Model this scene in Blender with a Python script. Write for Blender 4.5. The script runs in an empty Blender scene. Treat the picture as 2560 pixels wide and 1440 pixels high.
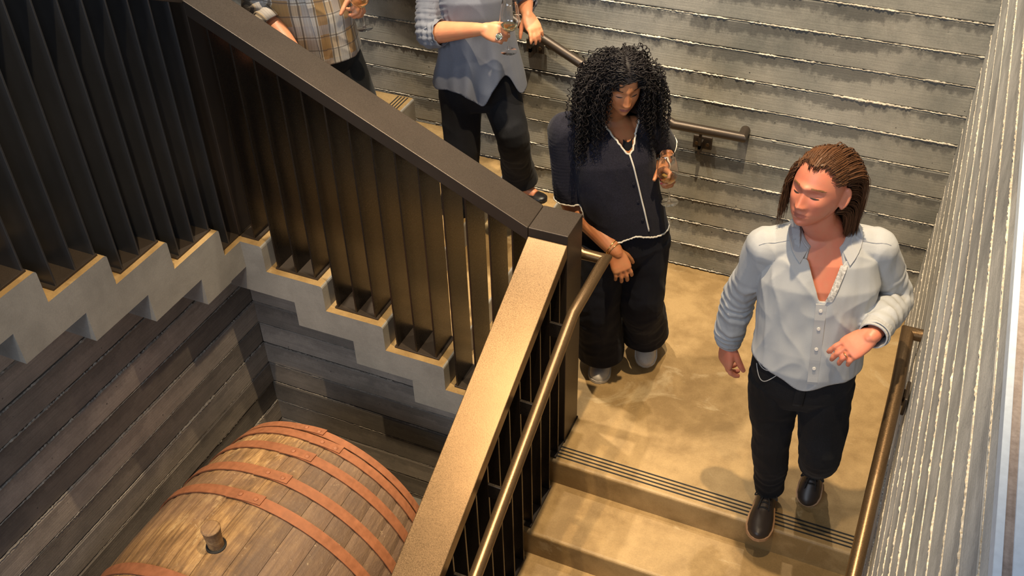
import bpy, bmesh, math, random
import numpy as np
from mathutils import Vector, Matrix, noise
from mathutils.bvhtree import BVHTree

scene = bpy.context.scene
C = scene.collection
PI = math.pi
rng = np.random.default_rng(7)
random.seed(7)

# ------------------------------------------------------------------ camera
cam_d = bpy.data.cameras.new('camera')
cam = bpy.data.objects.new('camera', cam_d)
C.objects.link(cam)
cam_d.sensor_width = 36.0
cam_d.lens = 36.0 * 2484.6 / 2560.0
cam_d.clip_start = 0.05
cam.matrix_world = Matrix(((0.91711288, -0.23690869, 0.32059044, 0.0),
                           (0.39804008, 0.5878948, -0.70423277, 0.0),
                           (-0.02163459, 0.7734688, 0.63346505, 3.4),
                           (0, 0, 0, 1)))
scene.camera = cam

# ------------------------------------------------------------------ world, lamps, exposure
world = bpy.data.worlds.new('world')
scene.world = world
world.use_nodes = True
bg = world.node_tree.nodes['Background']
bg.inputs[0].default_value = (0.62, 0.74, 0.95, 1)
bg.inputs[1].default_value = 0.10


def lamp(name, kind, loc, target, energy, color, size=0.1, spot=1.4, blend=0.6, size_y=None):
    d = bpy.data.lights.new(name, kind)
    d.energy = energy
    d.color = color
    if kind == 'SPOT':
        d.spot_size = spot
        d.spot_blend = blend
        d.shadow_soft_size = size
    elif kind == 'AREA':
        d.size = size
        if size_y:
            d.shape = 'RECTANGLE'
            d.size_y = size_y
    o = bpy.data.objects.new(name, d)
    C.objects.link(o)
    o.location = loc
    o.rotation_euler = (Vector(target) - Vector(loc)).to_track_quat('-Z', 'Y').to_euler()
    return o


WARM = (1.0, 0.76, 0.46)
WARM2 = (1.0, 0.85, 0.64)
lamp('downlight_landing', 'SPOT', (-0.55, 2.45, 5.4), (-0.35, 3.0, 0), 1080, WARM, 0.04, 1.10, 0.7)
lamp('downlight_wall', 'SPOT', (-0.80, 3.98, 5.2), (-0.55, 4.15, 0), 520, WARM2, 0.045, 1.0, 0.9)
lamp('downlight_wall', 'SPOT', (-2.25, 3.55, 5.4), (-2.15, 3.95, 0.6), 1150, WARM2, 0.045, 0.95, 0.9)
lamp('downlight_well', 'SPOT', (-1.75, 1.35, 5.4), (-1.95, 1.8, 0), 950, WARM, 0.045, 0.74, 0.8)
lamp('downlight_stair', 'SPOT', (-0.45, 1.3, 5.4), (-0.45, 1.75, 0), 560, WARM, 0.045, 0.62, 0.8)
# soft daylight from behind the viewer, as unseen area lamps
lamp('daylight_fill', 'AREA', (2.9, -2.7, 3.7), (-2.4, 1.9, 1.2), 120, (0.80, 0.88, 1.0), 2.4, size_y=1.5)  # added fill to brighten the left fin faces, no window known there
lamp('daylight_fill', 'AREA', (-2.2, -3.4, 4.4), (-0.6, 1.6, 1.5), 200, (0.80, 0.88, 1.0), 3.4, size_y=2.2)

vs = scene.view_settings
vs.view_transform = 'Standard'
vs.look = 'None'
vs.gamma = 1.0
vs.use_curve_mapping = False
vs.exposure = 0.0


# ------------------------------------------------------------------ helpers
def new_mesh(name, verts, faces, smooth=False):
    me = bpy.data.meshes.new(name)
    me.from_pydata([tuple(v) for v in verts], [], [tuple(f) for f in faces])
    me.update()
    if smooth:
        me.polygons.foreach_set('use_smooth', [True] * len(me.polygons))
    return me


def link(name, me, mat=None, parent=None):
    o = bpy.data.objects.new(name, me)
    C.objects.link(o)
    if mat is not None and me is not None and len(me.materials) == 0:
        me.materials.append(mat)
    if parent is not None:
        o.parent = parent
    return o


def tag(o, label, cat, group=None):
    o['label'] = label
    o['category'] = cat
    if group:
        o['group'] = group
    return o


def empty(name, label=None, cat=None, group=None, kind=None):
    # the Empty sits at the origin, so that parts keep their world coordinates until settle() moves it to its base
    o = bpy.data.objects.new(name, None)
    C.objects.link(o)
    if label:
        tag(o, label, cat, group)
    if kind:
        o['kind'] = kind
    return o


class MB:
    def __init__(self):
        self.v = []
        self.f = []

    def add(self, vs, fs):
        n = len(self.v)
        self.v.extend([tuple(map(float, p)) for p in vs])
        self.f.extend([tuple(int(i) + n for i in f) for f in fs])
        return self

    def box(self, x0, x1, y0, y1, z0, z1):
        return self.hexa([(x0, y0, z0), (x1, y0, z0), (x1, y1, z0), (x0, y1, z0),
                          (x0, y0, z1), (x1, y0, z1), (x1, y1, z1), (x0, y1, z1)])

    def hexa(self, p):
        return self.add(p, [(0, 3, 2, 1), (4, 5, 6, 7), (0, 1, 5, 4), (1, 2, 6, 5), (2, 3, 7, 6), (3, 0, 4, 7)])

    def prism(self, poly, to3, w0, w1):
        n = len(poly)
        vs = [to3(a, b, w0) for a, b in poly] + [to3(a, b, w1) for a, b in poly]
        fs = [tuple(range(n))[::-1], tuple(range(n, 2 * n))]
        fs += [(i, (i + 1) % n, n + (i + 1) % n, n + i) for i in range(n)]
        return self.add(vs, fs)

    def loft(self, rings, cap=True):
        rings = [np.asarray(r, float) for r in rings]
        m = len(rings[0])
        vs = np.concatenate(rings)
        fs = []
        for i in range(len(rings) - 1):
            a, b = i * m, (i + 1) * m
            for j in range(m):
                k = (j + 1) % m
                fs.append((a + j, a + k, b + k, b + j))
        vs = list(vs)
        if cap:
            c0 = len(vs)
            vs.append(rings[0].mean(0))
            vs.append(rings[-1].mean(0))
            L = (len(rings) - 1) * m
            for j in range(m):
                k = (j + 1) % m
                fs.append((k, j, c0))
                fs.append((L + j, L + k, c0 + 1))
        return self.add(vs, fs)

    def tube(self, pts, r, n=12, sub=5, cap=True, flat=1.0, ref=None, spline=True):
        pts = np.asarray(pts, float)
        r = np.full(len(pts), r, float) if np.isscalar(r) else np.asarray(r, float)
        if spline and len(pts) > 2:
            pts, r = catmull(pts, r, sub)
        return self.loft(frames(pts, r, n, flat, ref), cap)

    def ball(self, c, rad, n=12, m=8, M=None):
        rad = np.array([rad] * 3 if np.isscalar(rad) else rad, float)
        rings = []
        for i in range(1, m):
            t = PI * i / m
            a = np.arange(n) * 2 * PI / n
            p = np.stack([np.sin(t) * np.cos(a), np.sin(t) * np.sin(a), np.full(n, -math.cos(t))], 1) * rad
            if M is not None:
                p = p @ np.asarray(M).T
            rings.append(p + np.asarray(c))
        return self.loft(rings)

    def mesh(self, name, smooth=False, weld=False):
        me = new_mesh(name, self.v, self.f, smooth)
        bm = bmesh.new()
        bm.from_mesh(me)
        bmesh.ops.recalc_face_normals(bm, faces=bm.faces)
        bm.to_mesh(me)
        bm.free()
        if smooth:
            me.polygons.foreach_set('use_smooth', [True] * len(me.polygons))
        return me

    def build(self, name, mat=None, parent=None, smooth=False, bevel=0.0, seg=2, auto=False):
        o = link(name, self.mesh(name, smooth), mat, parent)
        if bevel:
            b = o.modifiers.new('bevel', 'BEVEL')
            b.width = bevel
            b.segments = seg
            b.limit_method = 'ANGLE'
            b.angle_limit = 0.6
        return o


def catmull(p, r, sub):
    q = np.vstack([2 * p[0] - p[1], p, 2 * p[-1] - p[-2]])
    rr = np.concatenate([[r[0]], r, [r[-1]]])
    out, ro = [], []
    for i in range(1, len(q) - 2):
        for k in range(sub):
            t = k / sub
            w = (-.5 * t + t * t - .5 * t ** 3, 1 - 2.5 * t * t + 1.5 * t ** 3, .5 * t + 2 * t * t - 1.5 * t ** 3, -.5 * t * t + .5 * t ** 3)
            out.append(w[0] * q[i - 1] + w[1] * q[i] + w[2] * q[i + 1] + w[3] * q[i + 2])
            ro.append(rr[i] * (1 - t) + rr[i + 1] * t)
    out.append(q[-2])
    ro.append(rr[-2])
    return np.array(out), np.array(ro)


def unit(v):
    v = np.asarray(v, float)
    return v / (np.linalg.norm(v) + 1e-12)


def frames(pts, r, n, flat=1.0, ref=None):
    T = np.gradient(pts, axis=0)
    T /= np.linalg.norm(T, axis=1)[:, None] + 1e-12
    u = np.cross(T[0], (0, 0, 1) if abs(T[0][2]) < .9 else (0, 1, 0)) if ref is None else np.asarray(ref, float)
    rings = []
    a = np.arange(n) * 2 * PI / n
    for i in range(len(pts)):
        u = u - T[i] * (u @ T[i])
        u = unit(u)
        w = np.cross(T[i], u)
        rings.append(pts[i] + r[i] * (np.cos(a)[:, None] * u + flat * np.sin(a)[:, None] * w))
    return rings


def remesh(mb, voxel, name='body', smooth=0):
    me = mb.mesh('tmp')
    o = bpy.data.objects.new('tmp', me)
    C.objects.link(o)
    m = o.modifiers.new('r', 'REMESH')
    m.mode = 'VOXEL'
    m.voxel_size = voxel
    if smooth:
        s = o.modifiers.new('s', 'SMOOTH')
        s.factor = 0.5
        s.iterations = smooth
    dg = bpy.context.evaluated_depsgraph_get()
    dg.update()
    ev = o.evaluated_get(dg)
    out = bpy.data.meshes.new_from_object(ev)
    bpy.data.objects.remove(o)
    bpy.data.meshes.remove(me)
    out.name = name
    out.polygons.foreach_set('use_smooth', [True] * len(out.polygons))
    out.materials.clear()
    return out


def co_of(me):
    a = np.empty(len(me.vertices) * 3)
    me.vertices.foreach_get('co', a)
    return a.reshape(-1, 3)


def no_of(me):
    a = np.empty(len(me.vertices) * 3, 'f')
    me.vertices.foreach_get('normal', a)
    return a.reshape(-1, 3).astype(float)


def set_co(me, a):
    me.vertices.foreach_set('co', np.ascontiguousarray(a, dtype='f').ravel())
    me.update()


def nz(p, s):
    return np.array([noise.noise(Vector(q)) for q in (np.asarray(p) * np.asarray(s))])


def cut(me, kill):
    """delete the faces whose centre is flagged"""
    bm = bmesh.new()
    bm.from_mesh(me)
    cs = np.array([f.calc_center_median() for f in bm.faces])
    k = kill(cs)
    bmesh.ops.delete(bm, geom=[f for f, d in zip(bm.faces, k) if d], context='FACES')
    # relax the raw edge so that hems and necklines run clean
    bm.verts.ensure_lookup_table()
    bv = [v for v in bm.verts if v.is_boundary]
    nb = {v: [e.other_vert(v) for e in v.link_edges if e.is_boundary] for v in bv}
    for _ in range(14):
        new = {v: (v.co * .4 + sum((n.co for n in nb[v]), Vector()) * (.6 / len(nb[v]))) for v in bv if len(nb[v]) == 2}
        for v, c in new.items():
            v.co = c
    inner = set(n for v in bv for e in v.link_edges for n in [e.other_vert(v)] if not n.is_boundary)
    for _ in range(4):
        new = {v: v.co * .5 + sum((e.other_vert(v).co for e in v.link_edges), Vector()) * (.5 / len(v.link_edges)) for v in inner}
        for v, c in new.items():
            v.co = c
    bm.to_mesh(me)
    bm.free()
    return me


def loops_of(me):
    """boundary loops of an open mesh as point lists"""
    bm = bmesh.new()
    bm.from_mesh(me)
    nxt = {}
    for e in bm.edges:
        if e.is_boundary:
            a, b = e.verts
            nxt.setdefault(a.index, []).append(b.index)
            nxt.setdefault(b.index, []).append(a.index)
    co = [v.co.copy() for v in bm.verts]
    bm.free()
    seen, out = set(), []
    for s in nxt:
        if s in seen:
            continue
        path, cur = [s], s
        seen.add(s)
        while True:
            n = [k for k in nxt[cur] if k not in seen]
            if not n:
                break
            cur = n[0]
            seen.add(cur)
            path.append(cur)
        if len(path) > 12:
            out.append(np.array([co[i] for i in path]))
    return out


def ease(p, k):
    """smooth a closed polyline and thin it"""
    q = p.copy()
    for _ in range(k):
        q = (np.roll(q, 1, 0) + q + np.roll(q, -1, 0)) / 3
    return q


# ------------------------------------------------------------------ materials
class NT:
    def __init__(self, name):
        self.m = bpy.data.materials.new(name)
        self.m.use_nodes = True
        self.t = self.m.node_tree
        self.p = self.t.nodes['Principled BSDF']

    def n(self, typ, **kw):
        o = self.t.nodes.new(typ)
        for k, v in kw.items():
            if k.startswith('i_'):
                o.inputs[k[2:].replace('_', ' ')].default_value = v
            else:
                setattr(o, k, v)
        return o

    def l(self, a, b):
        self.t.links.new(a, b)

    def noise(self, vec, scale, detail=4, rough=.55, stretch=None, dist=0.0):
        if stretch is not None:
            mp = self.n('ShaderNodeMapping')
            mp.inputs['Scale'].default_value = stretch
            self.l(vec, mp.inputs['Vector'])
            vec = mp.outputs[0]
        o = self.n('ShaderNodeTexNoise')
        o.inputs['Scale'].default_value = scale
        o.inputs['Detail'].default_value = detail
        o.inputs['Roughness'].default_value = rough
        o.inputs['Distortion'].default_value = dist
        self.l(vec, o.inputs['Vector'])
        return o.outputs[0]

    def ramp(self, fac, stops):
        o = self.n('ShaderNodeValToRGB')
        e = o.color_ramp.elements
        while len(e) < len(stops):
            e.new(0.5)
        for i, (pos, c) in enumerate(stops):
            e[i].position = pos
            e[i].color = (*c, 1) if len(c) == 3 else c
        self.l(fac, o.inputs[0])
        return o.outputs[0]

    def maprange(self, v, a, b, c, d):
        o = self.n('ShaderNodeMapRange')
        for i, x in zip((1, 2, 3, 4), (a, b, c, d)):
            o.inputs[i].default_value = x
        self.l(v, o.inputs[0])
        return o.outputs[0]

    def math(self, op, a, b=None):
        o = self.n('ShaderNodeMath', operation=op)
        for i, x in enumerate((a, b)):
            if x is None:
                continue
            if isinstance(x, (int, float)):
                o.inputs[i].default_value = x
            else:
                self.l(x, o.inputs[i])
        return o.outputs[0]

    def mix(self, fac, a, b, mode='MIX'):
        o = self.n('ShaderNodeMix', data_type='RGBA', blend_type=mode)
        for s, x in ((o.inputs[0], fac), (o.inputs[6], a), (o.inputs[7], b)):
            if isinstance(x, (int, float)):
                s.default_value = x
            elif isinstance(x, tuple):
                s.default_value = (*x, 1) if len(x) == 3 else x
            else:
                self.l(x, s)
        return o.outputs[2]

    def bump(self, h, strength=.3, dist=.01, prev=None):
        o = self.n('ShaderNodeBump')
        o.inputs['Strength'].default_value = strength
        o.inputs['Distance'].default_value = dist
        self.l(h, o.inputs['Height'])
        if prev is not None:
            self.l(prev, o.inputs['Normal'])
        return o.outputs[0]

    def pos(self):
        return self.n('ShaderNodeNewGeometry').outputs['Position']

    def set(self, color=None, rough=None, metal=None, normal=None, **kw):
        for key, v in (('Base Color', color), ('Roughness', rough), ('Metallic', metal), ('Normal', normal)):
            if v is None:
                continue
            s = self.p.inputs[key]
            if isinstance(v, (int, float)):
                s.default_value = v
            elif isinstance(v, tuple):
                s.default_value = (*v, 1)
            else:
                self.l(v, s)
        for k, v in kw.items():
            self.p.inputs[k.replace('_', ' ')].default_value = v
        return self.m


def board_concrete(name, dark, light, vary, stain, grain=.35):
    """board-marked concrete: UV.x runs along the board in metres, UV.y is 0..1 up the board"""
    t = NT(name)
    uv = t.n('ShaderNodeUVMap').outputs[0]
    P = t.pos()
    sep = t.n('ShaderNodeSeparateXYZ')
    t.l(uv, sep.inputs[0])
    big = t.noise(P, 1.7, 5, .6)
    mid = t.noise(P, 7.0, 5, .65)
    fine = t.noise(P, 170, 3, .7)
    f = t.math('ADD', t.math('MULTIPLY', big, .6), t.math('MULTIPLY', mid, .4))
    col = t.ramp(f, [(.36, dark), (.62, light)])
    # jagged darker stain left along the top of each board
    ed = t.noise(uv, 1.0, 4, .7, (26, 2.2, 1))
    blot = t.noise(uv, 1.0, 4, .6, (2.6, .6, 1))
    s = t.math('ADD', sep.outputs[1], t.math('ADD', t.math('MULTIPLY', t.math('SUBTRACT', ed, .5), .8),
                                             t.math('MULTIPLY', t.math('SUBTRACT', blot, .5), 1.5)))
    m = t.maprange(s, .62, .80, 0, stain)
    col = t.mix(m, col, tuple(c * .38 for c in dark[:2]) + (dark[2] * .42,))
    oi = t.n('ShaderNodeObjectInfo').outputs['Random']
    v = t.maprange(oi, 0, 1, 1 - vary, 1 + vary)
    vv = t.math('MULTIPLY', v, t.maprange(fine, .25, .75, .86, 1.12))
    gr = t.noise(uv, 1.0, 5, .7, (2.4, 15, 1), .6)
    vv = t.math('MULTIPLY', vv, t.maprange(gr, .3, .7, 1 - grain * .45, 1 + grain * .35))
    col = t.mix(1.0, col, t.n2rgb(vv), 'MULTIPLY')
    # bug holes
    vo = t.n('ShaderNodeTexVoronoi')
    vo.inputs['Scale'].default_value = 17
    t.l(P, vo.inputs['Vector'])
    hole = t.maprange(vo.outputs['Distance'], .045, .075, 1, 0)
    hole = t.math('MULTIPLY', hole, t.maprange(mid, .5, .56, 0, 1))
    col = t.mix(t.math('MULTIPLY', hole, .85), col, (.02, .02, .022))
    wv = t.n('ShaderNodeTexWave', bands_direction='Y')
    wv.inputs['Scale'].default_value = 3.2
    wv.inputs['Distortion'].default_value = 3.0
    wv.inputs['Detail'].default_value = 3
    mp = t.n('ShaderNodeMapping')
    mp.inputs['Scale'].default_value = (.9, 1, 1)
    t.l(uv, mp.inputs[0])
    t.l(mp.outputs[0], wv.inputs[0])
    h = t.math('ADD', t.math('MULTIPLY', wv.outputs[1], .10), t.math('ADD', gr, t.math('MULTIPLY', fine, .5)))
    h = t.math('SUBTRACT', h, t.math('MULTIPLY', hole, 1.5))
    return t.set(col, .82, 0, t.bump(h, .28, .004))


def n2rgb(self, v):
    o = self.n('ShaderNodeCombineColor')
    for i in range(3):
        self.l(v, o.inputs[i])
    return o.outputs[0]


NT.n2rgb = n2rgb


def concrete(name, dark, light, rough=.7, scale=1.6, streak=None, speck=.1, bump=.25, tight=0.0):
    t = NT(name)
    P = t.pos()
    big = t.noise(P, scale, 6, .62, None, .8)
    mid = t.noise(P, scale * 5, 5, .6)
    fine = t.noise(P, 140, 3, .7)
    f = t.math('ADD', t.math('MULTIPLY', big, .62), t.math('MULTIPLY', mid, .38))
    col = t.ramp(f, [(.35 + tight, dark), (.5, tuple((a + b) / 2 for a, b in zip(dark, light))), (.66 - tight, light)])
    if streak:
        sw = t.noise(P, 1.5, 5, .7, (1.0, 1.9, 1), 1.6)
        k = t.maprange(sw, .60, .67, 0, .5)
        col = t.mix(k, col, streak)
    v = t.maprange(fine, .25, .75, 1 - speck, 1 + speck)
    col = t.mix(1.0, col, t.n2rgb(v), 'MULTIPLY')
    h = t.math('ADD', mid, t.math('MULTIPLY', fine, .3))
    return t.set(col, rough, 0, t.bump(h, bump, .004))


def metal(name, color, rough, metallic=.75, speck=.06, bump=.05, scale=260):
    t = NT(name)
    P = t.pos()
    f = t.noise(P, scale, 2, .6)
    g = t.noise(P, 5, 4, .6)
    v = t.math('MULTIPLY', t.maprange(f, .3, .7, 1 - speck, 1 + speck), t.maprange(g, .3, .7, .9, 1.1))
    col = t.mix(1.0, color, t.n2rgb(v), 'MULTIPLY')
    r = t.maprange(f, .3, .7, rough - .05, rough + .07)
    return t.set(col, r, metallic, t.bump(f, bump, .002))


def cloth(name, color, rough=.85, weave=420, vary=.12, bump=.15, fuzz=.25, big=3.0):
    t = NT(name)
    P = t.pos()
    w = t.noise(P, weave, 2, .5)
    g = t.noise(P, big, 4, .6)
    v = t.math('MULTIPLY', t.maprange(w, .3, .7, 1 - vary, 1 + vary), t.maprange(g, .3, .7, 1 - vary * .8, 1 + vary * .8))
    col = t.mix(1.0, color, t.n2rgb(v), 'MULTIPLY')
    m = t.set(col, rough, 0, t.bump(w, bump, .002))
    t.p.inputs['Specular IOR Level'].default_value = .2
    t.p.inputs['Sheen Weight'].default_value = fuzz
    t.p.inputs['Sheen Roughness'].default_value = .5
    return m


def skin(name, color, red=.06):
    t = NT(name)
    P = t.pos()
    g = t.noise(P, 22, 4, .6)
    f = t.noise(P, 240, 2, .6)
    col = t.mix(t.maprange(g, .35, .65, 0, 1), color, (color[0] * 1.04, color[1] * (1 - red * 2), color[2] * (1 - red * 2)))
    m = t.set(col, .48, 0, t.bump(f, .12, .0015))
    t.p.inputs['Subsurface Weight'].default_value = .12
    t.p.inputs['Subsurface Radius'].default_value = (.012, .004, .002)
    t.p.inputs['Subsurface Scale'].default_value = 1.0
    return m


def plain(name, color, rough=.5, metal_=0.0, **kw):
    t = NT(name)
    P = t.pos()
    g = t.noise(P, 60, 3, .6)
    v = t.maprange(g, .3, .7, .93, 1.07)
    col = t.mix(1.0, color, t.n2rgb(v), 'MULTIPLY')
    m = t.set(col, rough, metal_)
    for k, v in kw.items():
        t.p.inputs[k.replace('_', ' ')].default_value = v
    return m


M = {}
M['wall'] = board_concrete('board_marked_concrete', (.20, .205, .185), (.375, .36, .315), .10, .66, .07)
M['wall_cool'] = board_concrete('board_marked_concrete_right', (.29, .30, .30), (.62, .62, .60), .10, .30, .3)
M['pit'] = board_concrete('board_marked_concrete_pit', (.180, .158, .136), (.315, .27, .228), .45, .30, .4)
M['ridge'] = concrete('ridge_concrete', (.30, .275, .235), (.62, .57, .48), .8, 22, None, .45, .8, .05)
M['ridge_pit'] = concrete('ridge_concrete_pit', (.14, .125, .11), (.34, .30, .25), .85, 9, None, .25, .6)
M['stair'] = concrete('stair_concrete', (.235, .225, .205), (.34, .325, .295), .62, 2.0, None, .09, .3)
M['tread'] = concrete('tread_concrete_lit', (.225, .142, .055), (.355, .238, .105), .52, 2.1, (.47, .365, .21), .12, .22, .07)  # stair concrete with warm lamplight put into its colour, plus its own blotches
M['strip'] = plain('grip_strip_rubber', (.012, .011, .010), .8)
M['bronze'] = metal('dark_bronze_metal', (.062, .048, .038), .42, .55, .05, .02)
M['fin'] = metal('blackened_bronze_metal', (.060, .049, .040), .30, .80, .06, .02)
M['fin_cool'] = metal('blackened_bronze_daylit', (.085, .086, .092), .34, .70, .06, .02)  # same fin bronze, with the grey cast of daylight put into its colour
M['pipe'] = metal('handrail_bronze_metal', (.165, .105, .055), .33, .75, .14, .06)
M['rust'] = metal('rusty_hoop_iron', (.285, .108, .048), .64, .15, .13, .2, 34)
M['white_trim'] = plain('white_painted_trim', (.62, .70, .80), .5)
M['tan_trim'] = concrete('brown_trim', (.24, .19, .17), (.42, .36, .33), .8, 6, None, .2, .1)
M['glass'] = plain('clear_glass', (1, 1, 1), .0, 0, Transmission_Weight=1.0, IOR=1.04, Coat_Weight=1.0, Coat_Roughness=0.02, Coat_IOR=1.6)
M['wine'] = plain('white_wine', (.95, .82, .42), .0, 0, Transmission_Weight=1.0, IOR=1.33)


# ------------------------------------------------------------------ board-marked walls
def board(parent, mat, to3, u0, u1, z0, z1, off, proud, name='board'):
    """one cast board band: a slab whose face stands `off` proud, its joints recessed; UVs in metres / 0..1"""
    n = max(2, int((u1 - u0) / .35))
    g = .0035
    us = np.linspace(u0, u1, n + 1)
    prof = [(z0 + g, -.03), (z0 + g, off - .004), (z0 + g + .006, off), (z1 - g - .006, off + proud), (z1 - g, off + proud - .004), (z1 - g, -.03)]
    vs, fs, uvs = [], [], []
    for u in us:
        for z, d in prof:
            vs.append(to3(u, z, d))
            uvs.append((u, (z - z0) / (z1 - z0)))
    m = len(prof)
    for i in range(n):
        for j in range(m - 1):
            fs.append((i * m + j, (i + 1) * m + j, (i + 1) * m + j + 1, i * m + j + 1))
    me = new_mesh(name, vs, fs)
    ul = me.uv_layers.new(name='UVMap')
    for p in me.polygons:
        for li in p.loop_indices:
            ul.data[li].uv = uvs[me.loops[li].vertex_index]
    bm = bmesh.new()
    bm.from_mesh(me)
    bmesh.ops.recalc_face_normals(bm, faces=bm.faces)
    a, b, c0 = np.array(to3(0, 0, 1)) - np.array(to3(0, 0, 0)), None, None
    # faces must look towards +d
    tot = sum((np.array(f.normal) @ a) * f.calc_area() for f in bm.faces)
    if tot < 0:
        bmesh.ops.reverse_faces(bm, faces=bm.faces)
    bm.to_mesh(me)
    bm.free()
    return link(name, me, mat, parent)


def ridge(parent, mat, to3, u0, u1, z, w, h, step=.007, name='ridge'):
    """the broken fin of concrete that squeezed out between two boards"""
    n = int((u1 - u0) / step)
    us = np.linspace(u0, u1, n + 1)
    sd = rng.uniform(0, 100)
    a = np.array([noise.noise(Vector((u * 3.0, sd, 0))) for u in us])
    b = rng.uniform(-1, 1, n + 1)
    c = np.array([noise.noise(Vector((u * 28, sd, 5))) + .7 * noise.noise(Vector((u * 75, sd, 2))) for u in us])
    hh = h * np.clip(.55 + .6 * a + .5 * c + .35 * b, .10, 2)
    ww = w * np.clip(.65 + .55 * a + .3 * c + .55 * rng.uniform(-1, 1, n + 1), .15, 2.2)
    zz = z + w * (.35 * c + .18 * rng.uniform(-1, 1, n + 1)) + .004 * np.array([noise.noise(Vector((u * 1.1, sd, 9))) for u in us])
    gap = np.array([noise.noise(Vector((u * 7, sd, 21))) for u in us]) < -.16
    hh = np.where(gap, hh * .25, hh)
    ww = np.where(gap, ww * .35, ww)
    vs, fs = [], []
    for i, u in enumerate(us):
        vs += [to3(u, zz[i] - ww[i], -.004), to3(u, zz[i] - ww[i] * .45, hh[i] * rng.uniform(.55, .95)),
               to3(u, zz[i] + ww[i] * .4, hh[i]), to3(u, zz[i] + ww[i] * 1.0, -.004)]
        if i:
            q, p = 4 * i, 4 * i - 4
            for j in range(3):
                fs.append((p + j, q + j, q + j + 1, p + j + 1))
    mb = MB().add(vs, fs)
    return mb.build(name, mat, parent)


def wall(name, mat, rmat, to3, zs, u_range, rw, rh, vary=.003, skip_first=True, tilt=1.0):
    root = empty(name, kind='structure')
    for k in range(len(zs) - 1):
        u0, u1 = u_range(zs[k], zs[k + 1])
        if u1 - u0 < .05:
            continue
        off = rng.uniform(-vary, vary)
        board(root, mat, to3, u0, u1, zs[k], zs[k + 1], off, rng.uniform(-.002, .003) * tilt)
        if k or not skip_first:
            ridge(root, rmat, to3, u0, u1, zs[k], rw * rng.uniform(.75, 1.3), rh * rng.uniform(.7, 1.3))
    return root


XR, YB, YS, XL = .254, 4.31, 2.825, -2.643
wall('wall_back', M['wall'], M['ridge'], lambda u, z, d: (u, YB - d, z),
     [.0095 + .1447 * k for k in range(-3, 27)], lambda a, b: (-4.15, XR), .0044, .0085)
wall('wall_right', M['wall_cool'], M['ridge'], lambda u, z, d: (XR - d, u, z),
     [2.162 - .1505 * k for k in range(26, -1, -1)] + [2.25], lambda a, b: (-.6, YB), .0052, .0034, .0012, True, .3)


def stair_top_x(x):
    return .7187 if x < -2.53 else .575 if x < -2.232 else .431 if x < -1.935 else .287 if x < -1.637 else .144 if x < -1.34 else 0.0


def inner_range(a, b):
    xm = -2.85
    for lim, z in ((-2.53, .7187), (-2.232, .575), (-1.935, .431), (-1.637, .287), (-1.34, .144), (.2, 0.0)):
        if b <= z - .02:
            xm = lim
    return (-2.85, xm)


def left_range(a, b):
    ym = -1.0
    for k in range(12):
        z = .7187 + .1435 * k
        y = 3.04 if k == 0 else 2.71 - .3 * (k - 1)
        if b <= z - .02:
            ym = max(ym, y)
    return (-1.0, ym)


zp = [.13 + .1447 * k for k in range(-9, 6)]
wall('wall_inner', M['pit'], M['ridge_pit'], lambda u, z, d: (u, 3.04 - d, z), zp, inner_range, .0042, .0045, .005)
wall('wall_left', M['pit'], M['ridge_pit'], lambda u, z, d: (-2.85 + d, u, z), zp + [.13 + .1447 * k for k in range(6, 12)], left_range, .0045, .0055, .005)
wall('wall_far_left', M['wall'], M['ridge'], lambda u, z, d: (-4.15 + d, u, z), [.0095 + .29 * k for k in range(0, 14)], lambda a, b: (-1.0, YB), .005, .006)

# unseen backing slabs, added so that no joint opens or leaks light
b = MB().box(-4.35, XR + .2, YB + .02, YB + .22, -1.4, 3.9)
b.box(-3.05, -2.872, -1.0, 3.2, -1.2, .565)
b.box(-3.05, -1.36, 3.062, 3.2, -1.2, -.01)
b.box(-3.05, -1.95, 3.062, 3.2, -.02, .28)
b.box(-3.05, -2.54, 3.062, 3.2, .27, .565)
b.box(-4.35, -4.17, -1.0, YB, -.4, 3.9)
o = b.build('backing_slabs', M['pit'])
o['kind'] = 'structure'
o = MB().box(XR + .02, XR + .25, -.6, YB, -2.0, 2.235).build('backing_slab_right', M['wall_cool'])
o['kind'] = 'structure'

# upper floor edge on top of the right wall
o = MB().box(XR - .001, XR + .0105, -.6, YB, 2.225, 2.252).build('trim_1', M['white_trim'], None, bevel=.001)
o['kind'] = 'structure'
o = MB().box(XR + .0105, XR + .0235, -.6, YB, 2.22, 2.249).build('trim_2', M['tan_trim'])
o['kind'] = 'structure'
o = MB().box(XR + .0235, XR + 1.2, -.6, YB, 2.15, 2.253).build('trim_3', M['white_trim'], None, bevel=.001)
o['kind'] = 'structure'

# pit floor
o = MB().box(-3.0, .3, -1.2, 3.06, -1.25, -1.06).build('floor', M['stair'])
o['kind'] = 'structure'


# ------------------------------------------------------------------ stairs
def round_nose(s0, zt, r=.014, k=4):
    return [(s0 + r * (1 - math.cos(a)), zt - r * (1 - math.sin(a))) for a in np.linspace(0, PI / 2, k)]


def step_poly(s0, s1, zt, thick=.288, drop=.1435, off=.172):
    zb = zt - thick
    return [(s0, zb)] + [(s0, zt - .02)] + round_nose(s0, zt) + [(s1, zt), (s1, zb + drop), (s0 + off, zb + drop), (s0 + off, zb)]


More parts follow.
